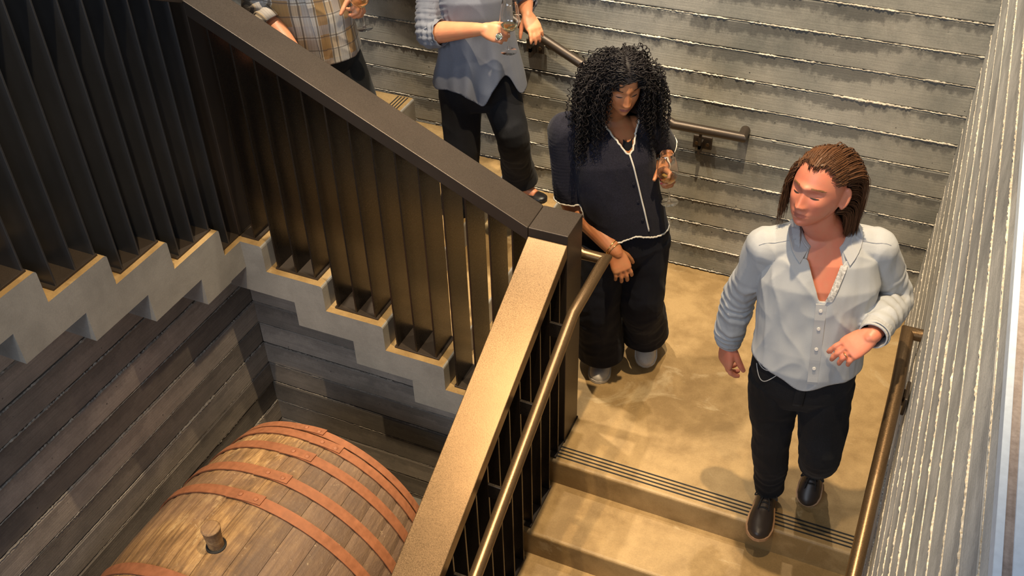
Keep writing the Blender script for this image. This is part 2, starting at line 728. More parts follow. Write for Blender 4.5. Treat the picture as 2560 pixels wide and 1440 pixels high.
def make_step(root, poly, to3, w0, w1, strips=None, warm=False):
    o = MB().prism(poly, to3, w0, w1).build('step', M['stair'], root)
    me = o.data
    me.materials.append(M['tread'])
    for p in me.polygons:
        if p.normal.z > .8 or (warm and abs(p.normal.x) < .5):  # upward faces take the warm-lit copy of the concrete
            p.material_index = 1
    if strips:
        s0, zt, a, b = strips
        for i in range(4):
            s = s0 + .030 + i * .0195
            q = MB()
            q.prism([(s, zt - .003), (s + .0075, zt - .003), (s + .0075, zt + .0012), (s, zt + .0012)], to3, a, b)
            q.build('grip_strip', M['strip'], o)
    return o


midst = empty('staircase', 'middle concrete stair flight against the back wall, zigzag edge over the pit', 'stairs', 'concrete stair flights')
mid3 = lambda s, z, w: (-s, w, z)
for k, (a, b_, zt) in enumerate([(1.34, 1.637, .144), (1.637, 1.935, .2873), (1.935, 2.232, .431), (2.232, 2.53, .5746)]):
    make_step(midst, step_poly(a, b_, zt), mid3, YS, YB)
# winder platform where the flight turns
pl = MB()
pl.prism([(2.53, .431), (2.53, .70)] + round_nose(2.53, .7182) + [(4.15, .7182), (4.15, .431)], mid3, YS, YB)
pl.hexa([(-4.15, 2.71, .572), (XL, 2.71, .572), (XL, YS, .572), (-4.15, YS, .572),
         (-4.15, 2.71, .7182), (XL, 2.71, .7182), (XL, YS, .7182), (-4.15, YS, .7182)])
o = pl.build('step', M['stair'], midst)
for i in range(4):
    s = 2.53 + .030 + i * .0195
    MB().prism([(s, .715), (s + .0075, .715), (s + .0075, .7194), (s, .7194)], mid3, 3.05, YB - .01).build('grip_strip', M['strip'], o)
o.data.materials.append(M['tread'])
for p in o.data.polygons:
    if p.normal.z > .8:
        p.material_index = 1

leftst = empty('staircase', 'upper concrete stair flight on the left climbing past the pit wall', 'stairs', 'concrete stair flights')
left3 = lambda s, z, w: (w, -s, z)
for k in range(8):
    y0 = 2.71 - .3 * k
    zt = .7182 + .1437 * (k + 1)
    make_step(leftst, step_poly(-y0, -y0 + .3, zt, .296), left3, -4.15, XL, (-y0, zt, -4.1, -2.86))

lowst = empty('staircase', 'lower concrete stair flight going down from the landing, in front of the man', 'stairs', 'concrete stair flights')
low3 = lambda s, z, w: (w, s, z)
for k in range(7):
    y1 = 2.735 - .3 * k
    zt = -.1437 * (k + 1)
    poly = [(-(y1 - .3), 0)]
    q = step_poly(-(y1 - .3), -y1 + .02, zt, .288)   # nosing at the front (low y), so work in s = -y reversed
    poly = [(-s, z) for s, z in [(2 * (-(y1 - .3)) - s_, z_) for s_, z_ in q]]
    # simple direct polygon: front (y1-.3) rounded, back y1
    f = y1 - .3
    poly = [(y1 + .01, zt), (f + .014, zt)] + [(f + .014 - .014 * math.sin(a), zt - .014 * (1 - math.cos(a))) for a in np.linspace(.3, PI / 2, 4)] + \
           [(f, zt - .15), (f, zt - .25), (y1 + .01, zt - .15)]
    make_step(lowst, poly, low3, -1.255, XR, None, True)

landing = MB()
f = 2.735
poly = [(YB, 0), (f + .014, 0)] + [(f + .014 - .014 * math.sin(a), -.014 * (1 - math.cos(a))) for a in np.linspace(.3, PI / 2, 4)] + [(f, -.26), (YB, -.26)]
landing.prism(poly, low3, -1.34, XR)
lo = landing.build('floor_landing', M['stair'])
lo['kind'] = 'structure'
lo.data.materials.append(M['tread'])
for p in lo.data.polygons:
    if p.normal.z > .8 or p.normal.y < -.5 or abs(p.normal.x) < .2:
        p.material_index = 1
for i in range(4):
    y = f + .030 + i * .0195
    MB().box(-1.062, XR - .004, y, y + .0075, -.004, .0012).build('grip_strip', M['strip'], lo)

# ------------------------------------------------------------------ balustrades
DEP = .164


def fin_mesh(p0, p1, axis, z0, za, zb, t=.012):
    """upright plate between two plan points; the top slopes with the rail (za at p0 side, zb at p1 side)"""
    (x0, y0), (x1, y1) = p0, p1
    return MB().hexa([(x0, y0, z0), (x1, y0, z0), (x1, y1, z0), (x0, y1, z0)] +
                     ([(x0, y0, za), (x1, y0, zb), (x1, y1, zb), (x0, y1, za)] if axis == 'x' else
                      [(x0, y0, za), (x1, y0, za), (x1, y1, zb), (x0, y1, zb)]))


def rail_x(xa, za, xb, zb, y0, y1, h=.062):
    return MB().hexa([(xa, y0, za - h), (xb, y0, zb - h), (xb, y1, zb - h), (xa, y1, za - h),
                      (xa, y0, za), (xb, y0, zb), (xb, y1, zb), (xa, y1, za)])


def rail_y(ya, za, yb, zb, x0, x1, h=.062):
    return MB().hexa([(x0, ya, za - h), (x1, ya, za - h), (x1, yb, zb - h), (x0, yb, zb - h),
                      (x0, ya, za), (x1, ya, za), (x1, yb, zb), (x0, yb, zb)])


# middle flight
y0, y1 = 2.858, 3.022
zrm = lambda x: 1.153 + .4855 * (-1.231 - x)
mid = empty('balustrade', 'dark bronze balustrade of the middle flight, sloping across the picture to the newel post', 'railing', 'bronze fin balustrades')
rail_x(-2.668, zrm(-2.668), -1.228, zrm(-1.228), y0, y1).build('top_rail', M['bronze'], mid, bevel=.0022)
xs = [-2.5857 + .0993 * k for k in range(0, 14)]
for x in xs:
    z0 = stair_top_x(x)
    fin_mesh((x - .004, y0 + .002), (x + .004, y1 - .002), 'x', z0 + .004, zrm(x - .004) - .058, zrm(x + .004) - .058).build('baluster', M['fin'], mid, bevel=.001, seg=1)
for a, b_, z in ((-2.66, -2.565, .7182), (-2.50, -2.272, .5746), (-2.203, -1.975, .431), (-1.905, -1.676, .2873), (-1.607, -1.378, .144), (-1.32, -1.228, 0)):
    MB().box(a, b_, y0, y1, z, z + .010).build('base_plate', M['bronze'], mid, bevel=.001, seg=1)

# left flight
lx0, lx1 = -2.834, -2.670
zrl = lambda y: 1.900 + .485 * (2.858 - y)
lef = empty('balustrade', 'tall dark balustrade of the upper left flight with wide upright fins', 'railing', 'bronze fin balustrades')
rail_y(2.858, zrl(2.858), .5, zrl(.5), lx0, lx1).build('top_rail', M['bronze'], lef, bevel=.0022)
for k in range(-1, 22):
    y = 2.685 - .1 * k
    kk = max(0, math.floor((2.71 - y) / .3) + 1)
    z0 = .7182 + .1437 * kk
    fin_mesh((lx0 + .002, y - .004), (lx1 - .002, y + .004), 'y', z0 + .004, zrl(y - .004) - .058, zrl(y + .004) - .058).build('baluster', M['fin_cool'], lef, bevel=.001, seg=1)
MB().box(lx0, lx1, 2.73, 2.856, .7182, .7282).build('base_plate', M['bronze'], lef, bevel=.001, seg=1)
for k in range(7):
    yt = 2.70 - .3 * k
    MB().box(lx0, lx1, yt - .235, yt - .005, .7182 + .1437 * (k + 1), .7282 + .1437 * (k + 1)).build('base_plate', M['bronze'], lef, bevel=.001, seg=1)

# lower flight
qx0, qx1 = -1.226, -1.062
zrq = lambda y: 1.112 - .487 * (2.85 - y)
low = empty('balustrade', 'bronze balustrade of the lower flight, top rail lit, in front of the barrel', 'railing', 'bronze fin balustrades')
rail_y(2.856, zrq(2.856), .2, zrq(.2), qx0, qx1).build('top_rail', M['pipe'], low, bevel=.003)
rail_y(2.856, zrq(2.856) - .064, .2, zrq(.2) - .064, qx0 + .012, qx1 - .012, .02).build('under_rail', M['fin'], low)
for k in range(0, 24):
    y = 2.785 - .1 * k
    kk = 0 if y > 2.735 else math.floor((2.735 - y) / .3) + 1
    z0 = -.1437 * kk
    o = fin_mesh((qx0 + .002, y - .0045), (qx1 - .002, y + .0045), 'y', z0 + .004, zrq(y - .0045) - .07, zrq(y + .0045) - .07).build('baluster', M['fin'], low, bevel=.0012, seg=1)
MB().box(qx0, qx1, 2.752, 2.856, 0, .01).build('base_plate', M['bronze'], low, bevel=.001, seg=1)
for k in range(7):
    yt = 2.735 - .3 * k
    MB().box(qx0, qx1, yt - .275, yt - .03, -.1437 * (k + 1), .010 - .1437 * (k + 1)).build('base_plate', M['bronze'], low, bevel=.001, seg=1)


def newel(x0, x1, ya, yb, z0, z1, label):
    r = empty('newel_post', label, 'post')
    MB().box(x0, x1, ya, yb, z0, z1).build('post', M['bronze'], r, bevel=.003, seg=3)
    MB().box(x0 - .004, x1 + .004, ya - .004, yb + .004, z0, z0 + .008).build('base_plate', M['fin'], r)
    return r


newel(-1.226, -1.062, 2.858, 3.022, 0.0, 1.153, 'square bronze newel post at the landing where two balustrades meet')
newel(-2.834, -2.670, 2.862, 3.022, .7182, 1.846, 'dark corner newel post between the left and middle balustrades')


# ------------------------------------------------------------------ handrails
def pipe(pts, r, n=20):
    """round pipe with mitred corners"""
    pts = [np.array(p, float) for p in pts]
    rings = []
    a = np.arange(n) * 2 * PI / n
    d0 = unit(pts[1] - pts[0])
    u = unit(np.cross(d0, (.13, .27, .95)))
    w = np.cross(d0, u)
    ring = pts[0] + r * (np.cos(a)[:, None] * u + np.sin(a)[:, None] * w)
    rings.append(ring)
    for i in range(1, len(pts)):
        d = unit(pts[i] - pts[i - 1])
        nrm = d if i == len(pts) - 1 else unit(d + unit(pts[i + 1] - pts[i]))
        t = ((pts[i] - ring) @ nrm) / (d @ nrm)
        ring = ring + t[:, None] * d
        rings.append(ring)
    return MB().loft(rings)


hr = empty('handrail', 'round bronze handrail running from behind the newel down the lower flight', 'handrail')
PR = .0235
hx = -.985
pipe([(-2.3, 3.092, .9 + .4855 * 1.22), (-1.08, 3.092, .9), (hx, 3.092, .9), (hx, 2.72, .9), (hx, .2, .9 - .487 * 2.52)], PR).build('pipe', M['pipe'], hr, smooth=True).modifiers.new('w', 'EDGE_SPLIT').split_angle = .5
for k in range(1, 24, 3):
    y = 2.785 - .1 * k
    z = min(.9, .9 - .487 * (2.72 - y))
    MB().box(qx1 - .004, hx + .004, y - .006, y + .006, z - .088, z - .018).build('bracket', M['fin'], hr, bevel=.001, seg=1)

hb = empty('handrail', 'bronze handrail fixed along the back wall behind the women', 'handrail')
pipe([(-3.4, 4.235, .907 + .4855 * 2.37), (-1.03, 4.235, .907), (-.690, 4.235, .907), (-.690, YB, .907)], PR).build('pipe', M['bronze'], hb, smooth=True).modifiers.new('w', 'EDGE_SPLIT').split_angle = .5
for xc, zc in ((-.89, .80), (-1.79, 1.163), (-2.75, 1.63)):
    pl = MB().box(xc - .048, xc + .048, YB - .016, YB - .004, zc - .036, zc + .036).build('bracket', M['bronze'], hb, bevel=.004)
    MB().box(xc - .006, xc + .006, 4.225, YB - .016, zc - .030, zc + .02).add(*[[], []]).hexa(
        [(xc - .006, 4.225, zc), (xc + .006, 4.225, zc), (xc + .006, 4.245, zc), (xc - .006, 4.245, zc),
         (xc - .006, 4.225, zc + .10), (xc + .006, 4.225, zc + .10), (xc + .006, 4.245, zc + .10), (xc - .006, 4.245, zc + .10)]).build('bracket_arm', M['bronze'], pl)
    for s in (-1, 1):
        MB().tube([(xc + s * .028, YB - .018, zc - .004), (xc + s * .028, YB - .024, zc - .004)], .0095, 6, spline=False).build('bolt', M['pipe'], pl)

hq = empty('handrail', 'bronze handrail on the right wall beside the man', 'handrail')
rx = .2035
pipe([(XR, 3.09, .9), (rx, 3.09, .9), (rx, 2.775, .9), (rx, .2, .9 - .487 * 2.575)], .0245).build('pipe', M['pipe'], hq, smooth=True).modifiers.new('w', 'EDGE_SPLIT').split_angle = .5
for yc, zc in ((2.80, .842), (1.5, .235)):
    pl = MB().box(XR - .018, XR - .006, yc - .05, yc + .05, zc - .04, zc + .04).build('bracket', M['bronze'], hq, bevel=.004)
    MB().hexa([(rx - .008, yc - .02, zc), (XR - .01, yc - .02, zc - .02), (XR - .01, yc + .02, zc - .02), (rx - .008, yc + .02, zc),
               (rx - .008, yc - .02, zc + .04), (XR - .01, yc - .02, zc + .02), (XR - .01, yc + .02, zc + .02), (rx - .008, yc + .02, zc + .04)]).build('bracket_arm', M['bronze'], pl, bevel=.002)
    for s in (-1, 1):
        MB().tube([(XR - .018, yc + s * .03, zc), (XR - .026, yc + s * .03, zc)], .009, 6, spline=False).build('bolt', M['pipe'], pl)


# ------------------------------------------------------------------ barrel
def wood(name):
    t = NT(name)
    P = t.n('ShaderNodeTexCoord').outputs['Object']
    W = t.pos()
    grain = t.noise(P, 1.0, 6, .7, (70, 5.0, 70), .5)
    blot = t.noise(W, 5.0, 5, .65)
    pale = t.noise(W, 9.0, 6, .75, (1, .45, 1))
    r = t.n('ShaderNodeObjectInfo').outputs['Random']
    f = t.math('ADD', t.math('MULTIPLY', grain, .55), t.math('MULTIPLY', blot, .45))
    col = t.ramp(f, [(.36, (.090, .048, .020)), (.5, (.235, .130, .052)), (.62, (.43, .26, .105))])
    col = t.mix(t.maprange(pale, .58, .68, 0, .75), col, (.56, .38, .18))
    dark = t.noise(W, 1.7, 5, .62, (1, .7, 1))
    col = t.mix(t.maprange(dark, .50, .60, 0, .55), col, t.mix(blot, (.085, .050, .036), (.190, .112, .080)))
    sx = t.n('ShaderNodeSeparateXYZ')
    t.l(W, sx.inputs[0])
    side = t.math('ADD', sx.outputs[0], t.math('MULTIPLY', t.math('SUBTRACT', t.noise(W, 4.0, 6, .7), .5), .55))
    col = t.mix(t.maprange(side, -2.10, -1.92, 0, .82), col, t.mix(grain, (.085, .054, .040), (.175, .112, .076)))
    scr = t.noise(W, 9.0, 5, .8, (1.6, .8, 1), .8)
    col = t.mix(t.maprange(scr, .665, .69, 0, .55), col, (.46, .33, .20))
    spk = t.noise(W, 60, 3, .7)
    col = t.mix(t.maprange(spk, .66, .74, 0, .6), col, (.50, .38, .24))
    col = t.mix(1.0, col, t.n2rgb(t.maprange(r, 0, 1, .86, 1.12)), 'MULTIPLY')
    return t.set(col, .68, 0, t.bump(t.math('ADD', grain, spk), .6, .004))


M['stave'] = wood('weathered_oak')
M['cork'] = wood('bung_wood')
BX, BZ, BY, BL = -2.083, -.425, 1.715, .705
brl = empty('barrel', 'large old oak wine barrel with rusty hoops lying in the pit', 'barrel')


def brad(y):
    t = (y - BY) / BL
    return .612 - .082 * t * t


NS = 34
ys = np.linspace(BY - BL, BY + BL, 15)
half = PI / NS * .985
sm = MB()
rings = []
for y in ys:
    r = brad(y)
    pr_ = []
    for a in np.linspace(-half, half, 5):
        e = .0035 if abs(abs(a) - half) < 1e-6 else 0
        pr_.append((math.sin(a) * (r - e), y - BY, math.cos(a) * (r - e)))
    for a in (half, -half):
        pr_.append((math.sin(a) * (r - .03), y - BY, math.cos(a) * (r - .03)))
    rings.append(pr_)
sm.loft(rings)
stave_me = sm.mesh('stave')
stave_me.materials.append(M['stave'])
for k in range(NS):
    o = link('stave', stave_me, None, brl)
    o.location = (BX, BY, BZ)
    o.rotation_euler = (0, (k + .5) * 2 * PI / NS, 0)
for s in (-1, 1):
    y = BY + s * (BL - .05)
    q = MB()
    a = np.arange(40) * 2 * PI / 40
    r = brad(y) - .028
    q.loft([[(BX + r * math.sin(t), y - .012, BZ + r * math.cos(t)) for t in a], [(BX + r * math.sin(t), y + .012, BZ + r * math.cos(t)) for t in a]])
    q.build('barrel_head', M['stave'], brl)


def hoop(yc, w, lap):
    """riveted iron band; lap = angle (radians from the top, towards +x) of the overlapping end"""
    q = MB()
    n = 96
    a = np.arange(n) * 2 * PI / n
    prof = [(yc - w / 2, .002), (yc - w / 2, .0085), (yc + w / 2, .0085), (yc + w / 2, .002)]
    rings = [[(BX + (brad(y) + d) * math.sin(t), y, BZ + (brad(y) + d) * math.cos(t)) for t in a] for y, d in prof]
    rings.append(rings[0])
    q.loft(rings, cap=False)
    h = q.build('hoop', M['rust'], brl)
    q = MB()
    aa = np.linspace(lap - .26, lap, 10)
    sl = 0.012
    R_ = []
    for i, t in enumerate(aa):
        dy = sl * (i / 9 - .5)
        R_.append([(BX + (brad(y) + d) * math.sin(t), y + dy, BZ + (brad(y) + d) * math.cos(t)) for y, d in
                   ((yc - w / 2, .007), (yc - w / 2, .0130), (yc + w / 2, .0130), (yc + w / 2, .007))])
    q.loft(R_)
    q.build('hoop_lap', M['rust'], h)
    for t in (lap - .17, lap - .05):
        d = np.array((math.sin(t), 0, math.cos(t)))
        p = np.array((BX, yc, BZ)) + d * (brad(yc) + .0125)
        MB().tube([p, p + d * .004, p + d * .0065], [.0115, .0105, .004], 10, spline=False).build('rivet', M['rust'], h, smooth=False)


HO = [(.215, .050, .10), (.362, .050, .15), (.52, .050, .18), (.632, .046, .31), (.684, .040, .10)]
for d, w, lap in HO:
    hoop(BY + d, w, lap)
    hoop(BY - d, w, lap + .1)
p = np.array((BX + .015, BY - .03, BZ + .600))
MB().tube([p, p + (0, 0, .05), p + (0, 0, .093), p + (0, 0, .118), p + (0, 0, .124)], [.030, .032, .035, .039, .033], 20, spline=False).build('bung', M['cork'], brl, bevel=.002)
q = MB()
a = np.arange(24) * 2 * PI / 24
q.loft([[(p[0] + r * math.cos(t), p[1] + r * math.sin(t), z) for t in a] for r, z in ((.032, p[2]), (.032, p[2] + .015), (.040, p[2] + .013), (.044, p[2] - .002))], cap=False)
q.build('bung_rim', M['strip'], brl)


# ------------------------------------------------------------------ people
V = lambda *a: np.array(a, float)


def lerp(a, b, t):
    return np.asarray(a, float) * (1 - t) + np.asarray(b, float) * t


def superring(c, r, f, a, b, n=28, e=2.4):
    """superellipse ring: half-width a along r, half-depth b along f (b may be (front, back))"""
    t = np.arange(n) * 2 * PI / n
    x = np.sign(np.cos(t)) * np.abs(np.cos(t)) ** (2 / e)
    y = np.sign(np.sin(t)) * np.abs(np.sin(t)) ** (2 / e)
    bf, bb = (b, b) if np.isscalar(b) else b
    yy = np.where(y > 0, y * bf, y * bb)
    return np.asarray(c) + (a * x)[:, None] * r + yy[:, None] * f


def basis(fwd, up):
    u = unit(up)
    f = unit(np.asarray(fwd, float) - u * (np.asarray(fwd, float) @ u))
    return np.cross(f, u), f, u          # right-hand side of the person is +r


G = lambda x, s: np.exp(-(x / s) ** 2)


def head_mesh(mb, c, fwd, up, s=1.0, lvl=6, male=True):
    """face sculpted on a dense sphere; eyes at half the head height"""
    bm = bmesh.new()
    bmesh.ops.create_icosphere(bm, subdivisions=lvl, radius=1)
    D = np.array([v.co for v in bm.verts])
    F = [[v.index for v in f.verts] for f in bm.faces]
    bm.free()
    x, y, z = D[:, 0].copy(), D[:, 1].copy(), D[:, 2].copy()
    yz = np.sqrt(y * y + z * z) + 1e-9
    cy, cz = np.abs(y) / yz, np.abs(z) / yz
    sq = lambda e: 1 / (cy ** e + cz ** e) ** (1 / e)
    wl = np.clip(y * 3, 0, 1) * np.clip(-z * 3, 0, 1)
    wu = np.clip(y * 3, 0, 1) * np.clip(z * 3, 0, 1)
    kq = 1 + wl * (sq(3.9) - 1) + wu * (sq(2.35) - 1)
    X, Y, Z = x * .076, y * .098 * kq, z * .118 * kq
    front = np.clip(y * 1.6, 0, 1)
    # cranium fuller behind, face flatter in front, jaw narrower below
    Y = np.where(y < 0, Y * 1.04, Y * .93)
    low = np.clip(-z, 0, 1)
    X *= 1 - (.30 if male else .36) * low ** 1.6 * (y > -.4) * np.clip((y + .4) / .6, 0, 1)
    back_low = np.clip(-z - .2, 0, 1) * np.clip(-y + .1, 0, 1)
    Y += back_low * .045                      # the nape tucks in
    X *= 1 - .25 * back_low
    # square the jaw a little
    Zf = Z
    fy = np.zeros_like(Y)
    fy += .0065 * G(Zf - .021, .010) * G(X, .045) * (1.5 if male else .3)                 # brow ridge
    for sx in (-1, 1):
        fy -= .0155 * G(X - sx * .031, .017) * G(Zf - .004, .0125)                         # sockets
        fy += .0075 * G(X - sx * .031, .0125) * G(Zf + .001, .0085)                       # lids
        fy -= .0022 * G(X - sx * .031, .011) * G(Zf + .0055, .0022)                       # lash line
        fy += .0065 * G(X - sx * .046, .018) * G(Zf + .026, .017)                         # cheekbone
        fy += .0075 * G(X - sx * .0125, .0062) * G(Zf + .043, .0075)                      # nostril wing
        fy -= .0030 * G(X - sx * .024, .006) * G(Zf + .052, .014)                         # fold beside the mouth
    t = np.clip((.016 - Zf) / (.016 + .041), 0, 1)
    ridge_h = (.004 + .0205 * t ** 1.25) * np.where(Zf < -.041, G(Zf + .041, .0055), 1) * np.where(Zf > .016, G(Zf - .016, .010), 1)
    fy += ridge_h * G(X, .0085 + .004 * t) * (1 if male else .86)
    fy += (.0042 if male else .0062) * G(Zf + .0640, .0040) * G(X, .019)                                       # upper lip
    fy += (.0052 if male else .0074) * G(Zf + .0755, .0048) * G(X, .017)                                       # lower lip
    fy -= .0040 * G(Zf + .0695, .0018) * G(X, .023)                                       # mouth line
    fy -= .0040 * G(Zf + .0860, .0060) * G(X, .020)
    fy += .0100 * G(Zf + .1030, .0130) * G(X, .020)                                       # chin
    fy += .003 * G(Zf + .058, .006) * G(X, .012)
    Y += fy * front
    X += np.sign(X) * .004 * G(Zf + .060, .03) * np.clip(.4 - np.abs(y - .1), 0, 1) * 2   # jaw angle
    r, f, u = basis(fwd, up)
    P = np.asarray(c) + s * (X[:, None] * r + Y[:, None] * f + Z[:, None] * u)
    mb.add(P, F)
    # ears
    for sx in (-1, 1):
        ec = np.asarray(c) + s * (sx * .0755 * r - .010 * f - .008 * u)
        er = r * sx * .55 - f * .75
        er = unit(er)
        ax = unit(u * .96 - f * .22)
        nn = np.cross(ax, er)
        rim = [ec + s * (.010 * er * math.sin(a) * 1.8 + ax * .031 * -math.cos(a)) + s * er * .004 for a in np.linspace(.15, PI * .98, 9)]
        mb.tube(rim, [.0065 * s, .0075 * s, .0075 * s, .0075 * s, .0075 * s, .0075 * s, .0075 * s, .007 * s, .006 * s], 8, 2)
        mb.ball(ec + s * er * .008, np.array((.006, .018, .027)) * s, 10, 8, np.stack([nn, er, ax], 1))
    return r, f, u


def hand(mb, wrist, d, n, side, curls, thumb=(.55, .35), s=1.0, spread=.10):
    """palm, four fingers of different lengths with three bends each, and a thumb off the side of the palm.
    d: wrist to knuckles, n: the way the palm faces, side: +1 when the thumb lies along d x n"""
    d = unit(d)
    n = unit(np.asarray(n, float) - d * (np.asarray(n, float) @ d))
    l = np.cross(d, n) * side                     # towards the thumb
    w = np.asarray(wrist, float)
    L = .088 * s
    rings = []
    for t, a, b in ((.02, .026, .0225), (.14, .032, .0215), (.45, .039, .018), (.8, .042, .0155), (1.0, .040, .0125), (1.06, .035, .010)):
        rings.append(superring(w + d * L * t + l * .002 * s, l, n, a * s, b * s, 20, 2.5))
    mb.loft(rings)
    mb.ball(w, .0262 * s, 16, 10)
    out = {}
    for k, (off, ln, rad) in enumerate(((.0285, .070, .0088), (.0095, .078, .0090), (-.0095, .073, .0086), (-.0275, .057, .0076))):
        off, ln, rad = off * s, ln * s, rad * s
        base = w + d * (L * (.97 if k in (1, 2) else .92)) + l * off - n * .002 * s
        dd = unit(d + l * spread * (1.5 - k) / 1.5)
        c = curls[k] if not np.isscalar(curls) else (curls,) * 3
        pts, rr = [base - dd * .022 * s, base], [rad * .95, rad * 1.10]
        ang = 0
        p = base
        for seg, frac in enumerate((.44, .31, .25)):
            ang += c[seg]
            q = dd * math.cos(ang) + n * math.sin(ang)
            pts.append(p + q * ln * frac * .5)
            rr.append(rad * (1.0 - .05 * seg))
            p = p + q * ln * frac
            pts.append(p)
            rr.append(rad * (1.04 - .06 * seg) if seg < 2 else rad * .72)
        mb.tube(pts, rr, 10, 3)
        out[k] = (p, q, n, rad)
    b0 = w + d * L * .22 + l * .022 * s + n * .006 * s
    a1, a2 = thumb[:2]
    q1 = unit(d * .62 + l * (thumb[2] if len(thumb) > 2 else .78) * (1 - a1 * .5) + n * a1)
    p1 = b0 + q1 * .040 * s
    q2 = unit(q1 * (1 - a2 * .4) + d * .35 + n * a2 * .8 - l * a2 * .3)
    p2 = p1 + q2 * .031 * s
    q3 = unit(q2 + n * a2 * .35 - l * a2 * .25)
    p3 = p2 + q3 * .026 * s
    mb.tube([b0 - q1 * .012 * s, b0, (b0 + p1) / 2, p1, (p1 + p2) / 2, p2, p3], np.array([.013, .0145, .0135, .0118, .0108, .0105, .0075]) * s, 10, 3)
    out['thumb'] = (p3, q3, n, .009 * s)
    return out


def limb(mb, pts, rad, n=18, sub=6, flat=1.0):
    mb.tube(pts, rad, n, sub, True, flat)


def torso_rings(J, fhip, fch, W, inflate=0.0, lower=None):
    """rings from crotch/hip up to the neck base. W rows: (t along pelvis-neck, half width, front depth, back depth)"""
    pel, neck = np.asarray(J['pelvis'], float), np.asarray(J['neck'], float)
    mid = np.asarray(J.get('waist', lerp(pel, neck, .3)), float)
    ch = np.asarray(J.get('chest', lerp(pel, neck, .65)), float)
    spine, _ = catmull(np.array([pel, mid, ch, neck]), np.zeros(4), 12)
    rings = []
    for t, a, bf, bb in W:
        if t < 0:
            c = pel + (pel - mid) / np.linalg.norm(pel - mid) * (-t)
            up = unit(mid - pel)
        else:
            x = t * (len(spine) - 1)
            i = min(int(x), len(spine) - 2)
            c = lerp(spine[i], spine[i + 1], x - i)
            up = unit(spine[min(i + 2, len(spine) - 1)] - spine[max(i - 1, 0)])
        fw = lerp(fhip, fch, np.clip(t, 0, 1))
        r, f, u = basis(fw, up)
        rings.append(superring(c, r, f, a + inflate, (bf + inflate, bb + inflate), 36, 2.35))
    return rings


def push(me, fn):
    """displace a mesh along its normals"""
    co, no = co_of(me), no_of(me)
    set_co(me, co + no * fn(co)[:, None])
    return me


def seg_param(P, a, b):
    a, b = np.asarray(a, float), np.asarray(b, float)
    d = b - a
    t = ((P - a) @ d) / (d @ d)
    q = a + np.clip(t, 0, 1)[:, None] * d
    return t, np.linalg.norm(P - q, axis=1)


def folds(P, bones, base=.0035, vert=(11, 11, 4)):
    """soft cloth folds everywhere, tight rings where a limb bends. bones: (a, b, amp, wavelength, reach)"""
    sk = P @ np.array([[1, 0, .55], [0, 1, .35], [-.5, 0, 1]])
    cr = 1 - np.abs(nz(sk + 4.4, (7, 7, 3.2)))
    cr2 = 1 - np.abs(nz(P @ np.array([[1, 0, -.6], [0, 1, .3], [.6, 0, 1]]) + 1.7, (9, 9, 4)))
    out = nz(P, vert) * base + nz(P + 7.3, (26, 26, 10)) * base * .4 + (cr ** 4 + cr2 ** 5) * base * .5
    for a, b, amp, wl, reach in bones:
        t, dist = seg_param(P, a, b)
        L = np.linalg.norm(np.asarray(b) - np.asarray(a))
        w = np.clip(1.2 - dist / reach, 0, 1) * np.clip(np.minimum(t + .15, 1.15 - t) * 5, 0, 1)
        ph = nz(P, (9, 9, 9)) * 5.0 + nz(P + 3.1, (22, 22, 22)) * 1.6
        out = out + w * amp * np.sin(2 * PI * t * L / wl + ph)
    return out


def sleeve(name, mat, parent, pts, rad, fold, th=.0025, n=44, sub=16):
    """an open cloth tube round a limb"""
    q = MB()
    q.tube(pts, rad, n, sub, cap=False)
    me = q.mesh(name, True)
    push(me, fold)
    o = link(name, me, mat, parent)
    solid(o, th)
    return o


def solid(o, th):
    s = o.modifiers.new('thick', 'SOLIDIFY')
    s.thickness = th
    s.offset = -1
    return s


def on_surface(bvh, pts, fwd, off=.003, reach=.5):
    """drop points onto a garment along -fwd"""
    out = []
    for p in pts:
        h = bvh.ray_cast(Vector(p + np.asarray(fwd) * reach), Vector(-np.asarray(fwd)), reach * 2)
        out.append(np.array(h[0]) + np.asarray(h[1]) * off if h[0] is not None else np.asarray(p))
    return np.array(out)


def bvh_of(me):
    return BVHTree.FromPolygons([v.co for v in me.vertices], [tuple(p.vertices) for p in me.polygons])


def ribbon(mb, pts, side, w, th, nrm):
    """flat strip (a placket, a piping) along pts"""
    pts = np.asarray(pts)
    rings = [[p - side * w / 2, p - side * w / 2 + nrm * th, p + side * w / 2 + nrm * th, p + side * w / 2] for p in pts]
    mb.loft(rings)


